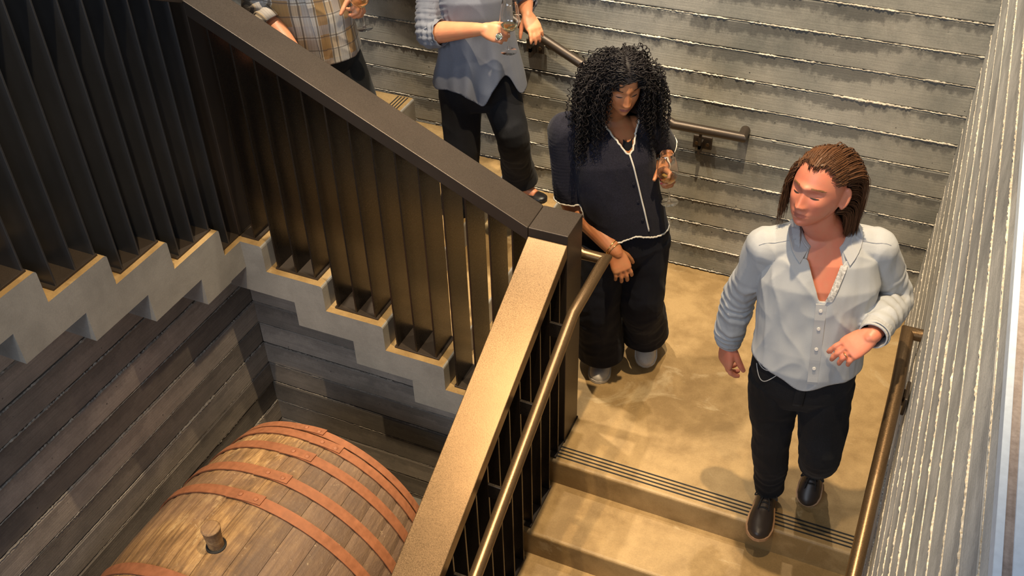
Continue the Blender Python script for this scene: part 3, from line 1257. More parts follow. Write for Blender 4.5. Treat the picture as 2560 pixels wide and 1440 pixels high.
def shoe(parent, mat, sole_mat, heel, toe, up, s=1.0, lace=None, shaft=.06, wide=1.0, name='shoe', low=False):
    heel, toe = V(*heel), V(*toe)
    d = toe - heel
    L = np.linalg.norm(d)
    d /= L
    r, f, u = basis(d, up)
    mb = MB()
    P = [(.0, .022, .050), (.04, .030, .072), (.16, .036, .084), (.30, .037, .080), (.45, .040, .068), (.62, .047, .052), (.78, .048, .043), (.90, .040, .037), (.97, .025, .030), (1.0, .008, .022)]
    if low:
        P = [(t, w, h * .62) for t, w, h in P]
    rings = []
    n = 20
    for t, w, h in P:
        a = np.arange(n) * 2 * PI / n
        xx = np.cos(a) * w * s * wide
        zz = np.where(np.sin(a) > 0, np.sin(a) * h * s, np.sin(a) * .004) + .012
        rings.append(heel + d * L * t + xx[:, None] * r + zz[:, None] * u)
    mb.loft(rings)
    if shaft:
        c = heel + d * L * .20
        mb.loft([superring(c + u * z, r, f, a_ * s, b_ * s, 20, 2.2) for z, a_, b_ in ((.03, .036, .050), (.07, .037, .050), (.07 + shaft * .6, .038, .046), (.07 + shaft, .040, .046))])
    me = remesh(mb, .006, name, 2)
    o = link(name, me, mat, parent)
    sb = MB()
    a = np.linspace(0, 1, 24)
    out = []
    prof = np.array([(t, w) for t, w, h in P])
    for t in a:
        out.append((t, np.interp(t, prof[:, 0], prof[:, 1]) * 1.07 * s * wide + .002))
    ringpts = [heel + d * L * (t * 1.01 - .005) + r * w for t, w in out] + [heel + d * L * (t * 1.01 - .005) - r * w for t, w in out[::-1]]
    ringpts = np.array(ringpts)
    sb.loft([ringpts, ringpts + u * .016])
    sb.build('sole', sole_mat, o)
    if lace is not None:
        lb = MB()
        for k in range(4):
            t = .36 + .075 * k
            h = np.interp(t, prof[:, 0], [q[2] for q in P]) * s + .014
            c = heel + d * L * t + u * h
            lb.tube([c - r * .022 - u * .010, c + u * .002, c + r * .022 - u * .010], .0035, 6, 4)
        c = heel + d * L * .36 + u * (.082 * s + .012)
        for sx in (-1, 1):
            lb.tube([c, c + r * sx * .03 + u * .012 + d * .005, c + r * sx * .045 - u * .006 + d * .03, c + r * sx * .012 + u * .002 + d * .006], .003, 6, 6)
            lb.tube([c, c + r * sx * .016 + d * .04 - u * .012, c + r * sx * .022 + d * .075 - u * .03], .0028, 6, 5)
        lb.build('lace', lace, o, smooth=True)
    return o


def scalp_point(D, s):
    return np.array((D[0] * .083, D[1] * .104, D[2] * .125)) * s


def hair_strands(mb, c, fwd, up, roots, length, rad, s=1.0, flow=None, curl=0.0, pitch=.03, stepl=.012, sides=4, seed=1, body=None, spread=.012, lift=0.0, hold=None, lay0=.01, lay1=.05, hug=.85, grav=.35, face=None):
    """locks that leave the scalp along `flow`, then fall; curl > 0 winds each lock into a helix"""
    R = np.random.default_rng(seed)
    r, f, u = basis(fwd, up)
    B = np.stack([r, f, u], 1)
    g = B.T @ V(0, 0, -1)                        # gravity in the head frame
    for D in roots:
        D = unit(D)
        p = scalp_point(D, s)
        dirn = unit(flow(D, R))
        n = int(length(D, R) / stepl)
        lay = 1.0 + R.uniform(lay0, lay1) + lift * R.uniform(0, 1) * min(1, abs(D[0] + .05) * 2.2 + max(0, -D[1]))
        path = [p * .97]
        for k in range(n):
            t = k / max(1, n)
            w = min(1.0, .12 + 2.2 * t)
            if hold is not None:
                w *= hold(p / s)
            dirn = unit(dirn * (1 - w * grav) + g * w * grav + R.normal(0, spread * 6, 3) * .12)
            p = p + dirn * stepl
            # keep outside the head
            e = math.sqrt((p[0] / (.083 * s)) ** 2 + (p[1] / (.104 * s)) ** 2 + (p[2] / (.125 * s)) ** 2) if p[2] > -.09 * s else \
                math.sqrt((p[0] / (.070 * s)) ** 2 + ((p[1] + .02) / (.085 * s)) ** 2)
            if e < lay:
                q = p.copy()
                if p[2] > -.09 * s:
                    p = p * (lay / max(e, .2))
                else:
                    p[0] *= lay / max(e, .2)
                    p[1] = (p[1] + .02) * lay / max(e, .2) - .02
            if face is not None and p[1] > .015 * s and -.16 * s < p[2] < .062 * s and face[0] < p[0] / s < face[1]:
                p[0] = (face[0] if p[0] / s < (face[0] + face[1]) / 2 else face[1]) * s
            if e < lay + .06 and p[2] > -.09 * s:
                nn = np.array((p[0] / .083 ** 2, p[1] / .104 ** 2, p[2] / .125 ** 2))
                nn /= np.linalg.norm(nn) + 1e-9
                dn = dirn @ nn
                if dn > 0:
                    dirn = unit(dirn - nn * dn * hug)
            path.append(p.copy())
        path = np.array(path)
        if len(path) < 3:
            continue
        W = path @ B.T + np.asarray(c)
        if body is not None:
            W = body(W)
        if curl:
            pt = pitch * R.uniform(.75, 1.9)
            m = max(6, int(len(W) * stepl / pt * 6))
            tt = np.linspace(0, len(W) - 1, m)
            ip = np.stack([np.interp(tt, np.arange(len(W)), W[:, i]) for i in range(3)], 1)
            T = np.gradient(ip, axis=0)
            T /= np.linalg.norm(T, axis=1)[:, None] + 1e-9
            a0 = np.cross(T, np.array((.3, .5, .8)))
            a0 /= np.linalg.norm(a0, axis=1)[:, None] + 1e-9
            b0 = np.cross(T, a0)
            ph = R.uniform(0, 6.28) + np.cumsum(2 * PI / 6 * R.uniform(.6, 1.4, m)) * R.choice([-1, 1])
            amp = curl * R.uniform(.4, 1.35) * np.clip(np.linspace(.2, 2.4, m), 0, 1)
            W = ip + (np.cos(ph) * amp)[:, None] * a0 + (np.sin(ph) * amp)[:, None] * b0
        rr = rad * R.uniform(.7, 1.25) * np.interp(np.linspace(0, 1, len(W)), [0, .12, .75, 1], [.7, 1, .85, .2])
        mb.loft(frames(W, rr, sides))


def scalp_roots(n, seed, ok):
    R = np.random.default_rng(seed)
    out = []
    while len(out) < n:
        D = unit(R.normal(0, 1, 3))
        if ok(D):
            out.append(D)
    return out


def hair_cap(mb, c, fwd, up, s, ok, grow=1.035, lvl=5):
    """the mass of hair under the locks"""
    bm = bmesh.new()
    bmesh.ops.create_icosphere(bm, subdivisions=lvl, radius=1)
    r, f, u = basis(fwd, up)
    B = np.stack([r, f, u], 1)
    keep = [fc for fc in bm.faces if not ok(unit(fc.calc_center_median()))]
    bmesh.ops.delete(bm, geom=keep, context='FACES')
    bm.verts.index_update()
    P = [scalp_point(np.array(v.co), s * grow) for v in bm.verts]
    F = [[v.index for v in fc.verts] for fc in bm.faces]
    bm.free()
    mb.add(np.array(P) @ B.T + np.asarray(c), F)


def hair_mat(name, color, rough=.38, tip=None):
    t = NT(name)
    P = t.pos()
    f = t.noise(P, 38, 4, .7)
    v = t.maprange(f, .3, .7, .70, 1.25)
    col = t.mix(1.0, color, t.n2rgb(v), 'MULTIPLY')
    m = t.set(col, rough, 0)
    t.p.inputs['Specular IOR Level'].default_value = .28
    return m


M['skin_man'] = skin('skin_fair_flushed', (.62, .235, .145))
M['skin_wom'] = skin('skin_tan', (.46, .20, .085))
M['skin_grey'] = skin('skin_light', (.58, .26, .13))
M['lip'] = plain('lip', (.46, .145, .10), .5)
M['lip_pink'] = plain('lip_mauve', (.30, .10, .09), .45)
M['hair_brown'] = hair_mat('hair_brown', (.115, .050, .022), .45)
M['brow_fair'] = hair_mat('brow_fair', (.24, .12, .05), .6)
M['hair_black'] = hair_mat('hair_black', (.010, .0075, .008), .55)
M['hair_grey'] = hair_mat('hair_greyish', (.30, .26, .22))
M['eye'] = plain('eye_white', (.55, .52, .48), .2)
M['eye_slit'] = plain('shaded_eye_slit', (.025, .018, .014), .7)
M['shirt_white'] = cloth('pale_blue_shirt_cloth', (.42, .435, .455), .75, 700, .05, .08, .05)
M['placket'] = cloth('pale_shirt_placket', (.41, .42, .44), .75, 700, .05, .08, .05)
M['lining'] = cloth('dotted_collar_lining', (.44, .43, .42), .8, 150, .40, .1, .1)
M['jeans'] = cloth('black_denim', (.0085, .009, .0115), .9, 520, .45, .2, .03)
M['jeans_blue'] = cloth('midnight_denim', (.0065, .0075, .014), .9, 520, .45, .2, .03)
M['navy'] = cloth('navy_knit', (.013, .0125, .021), .9, 300, .4, .35, .06)
M['piping'] = cloth('cream_piping', (.66, .62, .54), .8, 500, .08, .1, .1)
M['tunic'] = cloth('grey_jersey', (.125, .135, .165), .85, 420, .08, .08, .08)
M['trouser'] = cloth('charcoal_trouser', (.016, .018, .020), .85, 420, .15, .1, .05)
M['leather'] = plain('dark_brown_leather', (.030, .020, .016), .45)
M['sole_tan'] = plain('tan_welt', (.36, .20, .10), .7)
M['sneaker'] = plain('off_white_leather', (.50, .47, .43), .6)
M['sneaker_sole'] = plain('pale_rubber_sole', (.56, .52, .46), .7)
M['lace_black'] = plain('black_lace', (.010, .009, .009), .8)
M['lace_white'] = plain('white_lace', (.55, .52, .48), .8)
M['black_flat'] = plain('black_flat_shoe', (.010, .009, .010), .4)
M['gold'] = plain('gold', (.80, .52, .20), .25, 1.0)
M['silver'] = plain('silver', (.75, .74, .72), .2, 1.0)
M['stone'] = plain('green_grey_stone', (.10, .13, .11), .15)
M['band'] = plain('cream_watch_band', (.62, .55, .44), .6)
M['nail_pink'] = plain('pink_nail', (.70, .05, .10), .2)
M['nail'] = plain('pale_nail', (.62, .38, .30), .3)
M['button'] = plain('white_button', (.72, .68, .64), .35)


def finish_body(me, mats, lipfn=None):
    for m in mats:
        me.materials.append(m)
    if lipfn is not None and len(mats) > 1:
        cs = np.empty(len(me.polygons) * 3)
        me.polygons.foreach_get('center', cs)
        idx = lipfn(cs.reshape(-1, 3)).astype(np.int32)
        me.polygons.foreach_set('material_index', idx)
    return me


def lip_fn(c, fwd, up, s=1.0):
    r, f, u = basis(fwd, up)

    def fn(P):
        q = (P - np.asarray(c)) / s
        x, y, z = q @ r, q @ f, q @ u
        k = np.abs(x) / .024
        top = -.0610 - .006 * k ** 2 - .0012 * G(x, .004)
        bot = -.0795 + .0080 * k ** 2
        return (y > .06) & (z < top) & (z > bot) & (k < 1)
    return fn


def eyes(parent, c, fwd, up, s, closed=.6, depth=.0805):
    """lowered lids: a dark lash line, thickened to stand for lid shade"""
    r, f, u = basis(fwd, up)
    bvh = bvh_of(parent.data)
    for sx in (-1, 1):
        pts = [np.asarray(c) + s * (sx * (.031 + x) * r + .06 * f + (-.0050 + .0030 * (1 - (x / .0125) ** 2) * (closed < .5) - .0012 * (1 - (x / .0125) ** 2)) * u) for x in np.linspace(-.0125, .0125, 9)]
        pts = on_surface(bvh, pts, f, .0004, .12)
        q = MB()
        q.tube(pts, np.array([.0005, .0013, .0019, .0022, .0024, .0022, .0019, .0014, .0006]) * s, 6, 2)  # dark slit: lash line plus painted shade round the eye
        o = q.build('eye', M['eye_slit'], parent, smooth=True)


def brows(parent, mat, c, fwd, up, s, n=36, seed=3, thick=1.0):
    r, f, u = basis(fwd, up)
    R = np.random.default_rng(seed)
    bvh = bvh_of(parent.data)
    mb = MB()
    for sx in (-1, 1):
        for k in range(n):
            t = R.uniform(0, 1)
            x = sx * (.0175 + .031 * t)
            z = .0240 - .0030 * t + .0015 * math.sin(t * 3) + R.uniform(-.0025, .0025) * thick
            p = np.asarray(c) + s * (x * r + .06 * f + z * u)
            q = on_surface(bvh, [p, p + s * (sx * .004 * r + .0004 * u), p + s * (sx * .008 * r + .0006 * u)], f, .0003, .12)
            mb.tube(q, [.0005, .0007, .0003], 4, spline=False)
    return mb.build('eyebrow', mat, parent)


def plane_cut(P, p, n):
    return (P - np.asarray(p)) @ unit(n) > 0


def near_seg(P, a, b, r):
    return seg_param(P, a, b)[1] < r


def person_body(J, fhip, fch, W, head, arms, legs, s=1.0, lvl=6, male=True, voxel=.003, neck_r=.058, hands=True):
    """one continuous figure: head, neck, torso, arms with hands, legs"""
    mb = MB()
    head_mesh(mb, head['c'], head['f'], head['u'], head['s'], lvl, male)
    r, f, u = basis(head['f'], head['u'])
    hc = np.asarray(head['c'])
    base = np.asarray(J['neck'])
    mb.tube([base - V(0, 0, .05), base + V(0, 0, .01), lerp(base, hc - u * .09 - f * .02, .6), hc - u * .06 - f * .02], [neck_r * 1.25, neck_r * 1.05, neck_r * .95, neck_r * .95], 24, 5)
    mb.loft(torso_rings(J, fhip, fch, W))
    for sh in ('shR', 'shL'):
        mb.tube([base - V(0, 0, .065), lerp(base - V(0, 0, .06), J[sh], .55), J[sh]], [.058 * s, .055 * s, .050 * s], 18, 5)
        mb.ball(J[sh], .052 * s, 16, 10)
    info = {}
    for k, (pts, rad) in arms.items():
        h = head['hands'][k]
        pts, rad = list(pts), list(rad)
        pts[-1], rad[-1] = np.asarray(h['wrist']) + unit(h['d']) * .032, .014
        rad[-2] *= .90
        limb(mb, pts, rad)
    for pts, rad in legs:
        limb(mb, pts, rad)
    for k, h in head.get('hands', {}).items():
        info[k] = hand(mb, **h)
    return remesh(mb, voxel, 'body', 1), info


def garment(mb, voxel, fold, name, smooth=2):
    me = remesh(mb, voxel, name, smooth)
    push(me, fold)
    return me


def wine_glass(name, label, foot, up, group, fill=.0, s=1.0, tint=None):
    u = unit(up)
    r = unit(np.cross(u, (.3, .9, .1)))
    w = np.cross(u, r)
    foot = np.asarray(foot, float)
    root = empty(name, label, 'glass', group)
    n = 40
    a = np.arange(n) * 2 * PI / n

    def lathe(prof, closed=False):
        q = MB()
        rings = [foot + u * z * s + (np.cos(a)[:, None] * r + np.sin(a)[:, None] * w) * max(rr, 1e-4) * s for rr, z in prof]
        q.loft(rings)
        return q
    bowl = [(.004, .088), (.010, .092), (.024, .101), (.036, .114), (.0425, .132), (.0430, .148), (.0395, .180), (.0335, .212), (.0300, .230)]
    inner = [(rr - .0012, z + .0006) for rr, z in bowl[::-1] if z > .091]
    lathe(bowl + [(.0294, .2304)] + inner + [(.001, .0945)]).build('bowl', M['glass'], root, smooth=True)
    lathe([(.0355, 0), (.036, .001), (.035, .0022), (.012, .0055), (.0055, .012), (.0038, .030), (.0036, .070), (.0045, .089)]).build('stem', M['glass'], root, smooth=True)
    if fill:
        prof = [(rr - .0014, z) for rr, z in [(.003, .0955)] + [(rr, z + .0012) for rr, z in bowl[1:] if z < fill]]
        prof.append((np.interp(fill, [z for _, z in bowl], [rr for rr, _ in bowl]) - .0014, fill))
        lathe(prof).build('wine', M['wine'], root, smooth=True)
    return root


def ring_on(name, mat, parent, c, axis, R, r, flat=1.0):
    ax = unit(axis)
    u = unit(np.cross(ax, (.2, .4, .9)))
    w = np.cross(ax, u)
    t = np.linspace(0, 2 * PI, 33)
    pts = np.asarray(c) + R * (np.cos(t)[:, None] * u + np.sin(t)[:, None] * w)
    q = MB()
    rings = frames(pts[:-1], np.full(32, r), 8, flat, ax)
    q.loft(rings + [rings[0]], cap=False)
    return q.build(name, mat, parent, smooth=True)


# ================================================================== the man in the pale shirt
J = dict(pelvis=V(-.117, 2.735, .91), waist=V(-.120, 2.745, 1.05), chest=V(-.135, 2.775, 1.28), neck=V(-.150, 2.805, 1.462),
         shR=V(-.312, 2.745, 1.395), shL=V(.020, 2.850, 1.410))
elR, wrR = V(-.385, 2.810, 1.105), V(-.404, 2.840, .862)
elL, wrL = V(.119, 2.915, 1.183), V(.077, 2.640, 1.222)
hipR, knR, anR = V(-.203, 2.720, .875), V(-.176, 2.765, .505), V(-.150, 2.868, .11)
hipL, knL, anL = V(-.030, 2.750, .880), V(.012, 2.715, .525), V(.004, 3.015, .150)
fh, fc = V(.12, -1, 0), V(.26, -1, -.05)
W = [(-.10, .110, .060, .085), (0, .168, .112, .120), (.25, .162, .120, .098), (.5, .162, .118, .098), (.7, .172, .118, .106), (.85, .160, .098, .100), (.95, .110, .066, .078), (1.0, .070, .055, .062)]
hd = dict(c=V(-.190, 2.750, 1.655), f=V(-.37, -.92, .20), u=V(.06, .22, 1), s=1.02)
hd['hands'] = dict(
    R=dict(wrist=wrR, d=V(.0, -.12, -1), n=V(.75, .62, .05), side=1, curls=[(.35, .55, .4), (.45, .7, .45), (.55, .75, .5), (.6, .8, .5)], thumb=(.30, .25, .28), s=1.16),
    L=dict(wrist=wrL, d=V(-.62, -.52, -.44), n=V(-.22, .25, -.93), side=-1, curls=[(.22, .42, .30), (.32, .50, .32), (.42, .58, .35), (.50, .62, .4)], thumb=(.85, .30, .45), s=1.06))
body_me, hinfo = person_body(J, fh, fc, W, hd,
                             dict(R=([J['shR'], lerp(J['shR'], elR, .5), elR, lerp(elR, wrR, .35), wrR, wrR + V(.004, 0, -.02)], [.054, .047, .040, .042, .029, .029]),
                                  L=([J['shL'], lerp(J['shL'], elL, .5), elL, lerp(elL, wrL, .35), wrL, wrL + V(-.01, -.01, -.008)], [.054, .047, .040, .042, .029, .029])),
                             [([hipR, knR, lerp(knR, anR, .35), anR, anR - V(0, 0, .04)], [.085, .055, .052, .036, .036]),
                              ([hipL, knL, lerp(knL, anL, .35), anL, anL - V(0, .02, .04)], [.085, .055, .052, .036, .036])], 1.0, 6, True, .0034)
man = empty('person', 'person in a pale blue shirt and black jeans stepping down from the landing', 'person')
man_head = hd
body = link('body', finish_body(body_me, [M['skin_man'], M['lip']], lip_fn(hd['c'], hd['f'], hd['u'], hd['s'])), None, man)
eyes(body, hd['c'], hd['f'], hd['u'], hd['s'], .62, .0795)
brows(body, M['brow_fair'], hd['c'], hd['f'], hd['u'], hd['s'], 60)

# trousers
q = MB()
q.loft(torso_rings(J, fh, fc, [(-.13, .125, .075, .095), (-.06, .168, .112, .125), (0, .180, .122, .134), (.22, .176, .128, .112), (.3, .174, .128, .110)]))
limb(q, [hipR + V(.0, 0, -.0), lerp(hipR, knR, .5), knR, lerp(knR, anR, .5), anR + V(0, .004, -.015)], [.098, .086, .072, .064, .056])
limb(q, [hipL, lerp(hipL, knL, .5), knL, lerp(knL, anL, .5), anL + V(0, .004, -.01)], [.098, .087, .074, .065, .056])
me = garment(q, .0055, lambda P: folds(P, [(lerp(knR, anR, .5), anR, .0030, .06, .09), (lerp(knL, anL, .3), anL, .0024, .06, .09), (hipR, knR, .0016, .12, .13), (hipL, knL, .0022, .11, .13)], .0065, (8, 8, 4)), 'jeans')
jeans = link('jeans', me, M['jeans'], man)
r_, f_, u_ = basis(fh, J['waist'] - J['pelvis'])
bv = bvh_of(me)
q = MB()
belt = J['pelvis'] + V(0, 0, .095)
for a0, a1, dz in ((.55, 1.25, -.022), (.58, 1.2, -.05)):
    pts = on_surface(bv, [belt + r_ * .16 * math.sin(a) + f_ * .13 * math.cos(a) + V(0, 0, dz - .05 * (1 if dz < -.03 else .45) * (math.sin((a - a0) / (a1 - a0) * PI))) for a in np.linspace(a0, a1, 12)], unit(f_ + r_ * .8), .0015)
    q.tube(pts, .0016, 5, 1, spline=False)
q.build('pocket_stitching', M['lace_white'], jeans)
q = MB()
pts = on_surface(bv, [belt + f_ * .1 + V(0, 0, -z) for z in np.linspace(-.02, .17, 12)], f_, .001)
ribbon(q, pts, r_, .032, .004, f_)
q.build('fly', M['jeans'], jeans, smooth=True)

# shirt
q = MB()
q.loft(torso_rings(J, fh, fc, [(0, .186, .128, .138), (.18, .188, .140, .128), (.35, .186, .140, .120), (.5, .184, .136, .118), (.7, .192, .134, .122), (.85, .178, .112, .116), (.95, .128, .080, .092), (1.02, .078, .066, .074)]))
for sh in ('shR', 'shL'):
    q.tube([J['neck'] - V(0, 0, .045), lerp(J['neck'] - V(0, 0, .03), J[sh], .55), J[sh]], [.078, .066, .062], 18, 5)
    q.ball(J[sh], .066, 18, 12)
limb(q, [J['shR'], lerp(J['shR'], elR, .5), elR, lerp(elR, wrR, .5), lerp(elR, wrR, .84), wrR + V(.003, 0, -.012)], [.064, .061, .058, .055, .049, .043])
limb(q, [J['shL'], lerp(J['shL'], elL, .5), elL, lerp(elL, wrL, .5), lerp(elL, wrL, .84), lerp(elL, wrL, 1.04)], [.064, .061, .060, .055, .049, .043])
me = garment(q, .005, lambda P: folds(P, [(elR, wrR, .0050, .040, .085), (lerp(J['shR'], elR, .55), elR, .0035, .05, .085), (elL, wrL, .0050, .042, .085), 
                                           (lerp(J['shL'], elL, .5), elL, .0045, .05, .085)], .0085, (9, 9, 4)), 'shirt')
rc, fcv, uc = basis(fc, J['neck'] - J['chest'])
vb = J['chest'] + uc * -.005       # foot of the V opening


def open_neck(P):
    q_ = P - vb
    x, y, z = q_ @ rc, q_ @ fcv, q_ @ uc
    v = (y > .02) & (z > 0) & (np.abs(x + .004) < .012 + .34 * z) & (z < .26)
    top = (z > .150 - np.abs(x) * .22) & (np.abs(x) < .080)
    return v | top


cut(me, lambda P: open_neck(P) | (plane_cut(P, wrR, wrR - elR) & near_seg(P, wrR, wrR + V(0, 0, -.1), .075)) | (plane_cut(P, lerp(elL, wrL, 1.0), wrL - elL) & near_seg(P, wrL, wrL + unit(wrL - elL) * .03, .058)) |
    ((P @ V(0, 0, 1)) < .962 + .030 * np.clip(np.abs((P - J['pelvis']) @ r_) / .17, 0, 1) ** 1.5 - .03 * np.clip(((P - J['pelvis']) @ f_) / .13, 0, 1) * np.exp(-(((P - J['pelvis']) @ r_ - .0) / .05) ** 2)) & (np.abs((P - J['pelvis']) @ r_) < .215) & (P[:, 2] < 1.02))
bv = bvh_of(me)
shirt = link('shirt', me, M['shirt_white'], man)
solid(shirt, .0022)
# placket and buttons
q = MB()
pts = on_surface(bv, [lerp(vb + uc * .004, J['pelvis'] + V(.012, 0, .045), t) + fcv * .02 for t in np.linspace(0, 1, 30)], fcv, .0012)
ribbon(q, pts, rc, .034, .0022, fcv)
plk = q.build('placket', M['placket'], shirt, smooth=False)
for t in (.11, .34, .57, .80):
    p = pts[int(t * 29)]
    MB().tube([p + fcv * .002, p + fcv * .0048], .0058, 12, spline=False).build('button', M['button'], shirt)
# collar: stand and two falling points
nk = J['neck'] + V(0, 0, .0)
q = MB()
for s_ in (-1, 1):
    rings = []
    for a in np.linspace(0, 1, 14):
        ang = PI - a * (PI - .62)                 # from the nape round to the front
        dirv = rc * math.sin(ang) * s_ + fcv * math.cos(ang)
        basep = nk + dirv * (.074 + .005 * math.sin(ang)) + uc * (.022 - .078 * a ** 2.0)
        topp = basep + uc * .028 - dirv * .002
        drop = .040 + .030 * a ** 3
        foldp = topp + dirv * .014
        tip = basep + dirv * .032 - uc * (drop - .036) + fcv * .016 * a
        rings.append([basep - dirv * .003, topp - dirv * .003, topp + uc * .003 + dirv * .004, foldp, tip, tip - dirv * .003, foldp - dirv * .004 - uc * .004, basep + dirv * .002])
    q.loft(rings)
q.build('collar', M['shirt_white'], shirt, smooth=False)
for s_ in (-1, 1):
    q = MB()
    rings = []
    for a in np.linspace(.30, 1, 12):
        ang = PI - a * (PI - .62)
        dirv = rc * math.sin(ang) * s_ + fcv * math.cos(ang)
        topp = nk + dirv * (.074 + .005 * math.sin(ang)) + uc * (.050 - .078 * a ** 2.0)
        w_ = .030 + .026 * a ** 3
        out_ = topp + dirv * w_ - uc * .018 + fcv * .012 * a ** 2
        h_ = bv.ray_cast(Vector(out_ + (uc * .8 + fcv * .6) * .12), Vector(-(uc * .8 + fcv * .6)), .25)
        if h_[0] is not None:
            out_ = np.array(h_[0]) + np.array(h_[1]) * .006
        crest = lerp(topp, out_, .25) + (uc * .7 + dirv * .4) * .008
        rings.append([topp, crest, out_, out_ - uc * .003, crest - uc * .005, topp - uc * .003])
    q.loft(rings)
    q.build('collar_leaf', M['placket'], shirt)
# dotted inside of the open collar on his left front
q = MB()
bb = bvh_of(body_me)
pts = [vb + uc * z - rc * (.006 + .33 * z) for z in np.linspace(.005, .12, 10)]
pts = on_surface(bv, [p - rc * .014 for p in pts], fcv, .0022)
ribbon(q, pts, rc, .022, .0015, fcv)
q.build('collar_lining', M['lining'], shirt)
# cuffs
for a, b_, in ((elR, wrR), (elL, wrL)):
    d = unit(b_ - a)
    q = MB()
    rr = unit(np.cross(d, (0.2, 1, .1)))
    ww = np.cross(d, rr)
    rings = [superring(b_ + d * t, rr, ww, R, R * .92, 24, 2.1) for t, R in ((-.062, .046), (-.062, .050), (-.03, .0495), (.010, .047), (.010, .043), (-.03, .045))]
    rings.append(rings[0])
    q.loft(rings, cap=False)
    q.build('cuff', M['placket'], shirt, smooth=False)
# yoke seam along the shoulders
q = MB()
for sh in ('shR', 'shL'):
    o2 = J[sh] + unit(J[sh] - J['neck']) * .035 + fcv * .035
    pts = on_surface(bv, [lerp(nk + (J[sh] - nk) * .36 + fcv * .045, o2, t) for t in np.linspace(0, 1, 10)], unit(uc + fcv * .35), .0008)
    q.tube(pts, .0015, 5, 1, spline=False)
q.build('yoke_seam', M['placket'], shirt)

# shoes
shoe(man, M['leather'], M['sole_tan'], anR + V(-.005, .075, -.105), V(-.142, 2.650, .004), V(0, 0, 1), 1.06, M['lace_black'], .05)
shoe(man, M['leather'], M['sole_tan'], V(.006, 3.085, .135), V(.010, 2.905, .006), unit(V(0, -.62, .78)), .98, M['lace_black'], .05)
# wedding ring
p, d_, n_, rad = hinfo['L'][2]
kn = wrL + unit(V(-.62, -.52, -.44)) * .088 * 1.04
l_ = np.cross(unit(V(-.62, -.52, -.44)), unit(V(-.22, .25, -.93))) * -1
ring_on('ring', M['gold'], body, kn + l_ * -.0100 + unit(V(-.62, -.52, -.44)) * .014 + V(-.22, .25, -.93) * .006, V(-.70, -.42, -.62), .0108, .0016)

# hair: swept back from the forehead, shoulder length
def man_ok(D):
    """hairline: high over the brow with receding temples, behind the ears, down to the nape"""
    x, y, z = D
    if abs(x) > .55 and -.30 < y < .45 and z < .30:
        return False                            # the ears stay free
    if y > .05:
        return z > .57 + .09 * math.exp(-((abs(x) - .36) / .18) ** 2) - .9 * max(0, abs(x) - .60) + .015 * math.sin(x * 61) * math.sin(y * 47 + x * 13)
    return z > -.62 if y < -.25 else z > -.25 - .9 * (.05 - y)


def man_flow(D, R):
    return V(D[0] * .55 + R.normal(0, .05), -1.0, .42 - .5 * max(0, -D[1]))


def man_hold(p):
    edge = -.012 if p[0] < 0 else .030
    return float(np.clip((edge - p[1]) / .04, .0, 1))


q = MB()
hair_cap(q, hd['c'], hd['f'], hd['u'], hd['s'], lambda D: man_ok(unit(D + V(0, .10, -.12))) and man_ok(D), 1.025, 6)
hair_strands(q, hd['c'], hd['f'], hd['u'], scalp_roots(4300, 11, man_ok), lambda D, R: (.215 + .07 * max(0, D[1]) + .06 * D[2]) * R.uniform(.82, 1.08), .00125, hd['s'], man_flow, 0, .03, .018, 3, 5, None, .008, .02, man_hold, .0, .045, .9, .62)
hair_strands(q, hd['c'], hd['f'], hd['u'], scalp_roots(230, 12, lambda D: D[0] > .70 and -.1 < D[1] < .34 and .05 < D[2] < .6), lambda D, R: .19 * R.uniform(.7, 1.15), .0013, hd['s'],
             lambda D, R: V(.35 + R.normal(0, .1), -.05, -.7), .0022, .09, .018, 3, 6, None, .02, .06, None, .02, .12, .3, .5)
hm = q.build('hair', M['hair_brown'], man, smooth=True)

# ================================================================== the woman with curly hair
J = dict(pelvis=V(-.990, 3.375, .845), waist=V(-1.015, 3.375, .985), chest=V(-1.065, 3.385, 1.185), neck=V(-1.085, 3.420, 1.372),
         shR=V(-1.248, 3.325, 1.318), shL=V(-.955, 3.480, 1.315))
elR, wrR = V(-1.212, 3.320, .985), V(-.985, 3.215, .862)
elL, wrL = V(-.912, 3.600, 1.145), V(-.868, 3.425, 1.172)
hipR, knR, anR = V(-1.075, 3.330, .82), V(-1.080, 3.300, .46), V(-1.085, 3.400, .10)
hipL, knL, anL = V(-.915, 3.415, .82), V(-.900, 3.410, .46), V(-.915, 3.575, .14)
fh, fc = V(.50, -1, 0), V(.66, -1, -.08)
W = [(-.10, .110, .060, .085), (0, .172, .118, .130), (.25, .150, .112, .100), (.5, .150, .118, .098), (.7, .158, .128, .100), (.85, .145, .092, .092), (.95, .095, .058, .070), (1.0, .060, .050, .055)]
hd = dict(c=V(-1.038, 3.365, 1.560), f=V(.55, -.80, -.22), u=V(.12, -.18, .97), s=.98)
ghand = V(-.8, -.3, .1)
hd['hands'] = dict(
    R=dict(wrist=wrR, d=V(.50, -.30, -.80), n=V(-.45, .72, -.48), side=1, curls=[(.40, .5, .3), (.35, .5, .3), (.35, .5, .3), (.4, .5, .3)], thumb=(.5, .3), s=1.06, spread=.16),
    L=dict(wrist=wrL, d=V(.75, -.62, -.06), n=V(-.52, -.55, -.35), side=-1, curls=[(.75, .95, .55), (.8, 1.0, .6), (.85, 1.05, .6), (.9, 1.1, .6)], thumb=(.75, .5), s=.93))
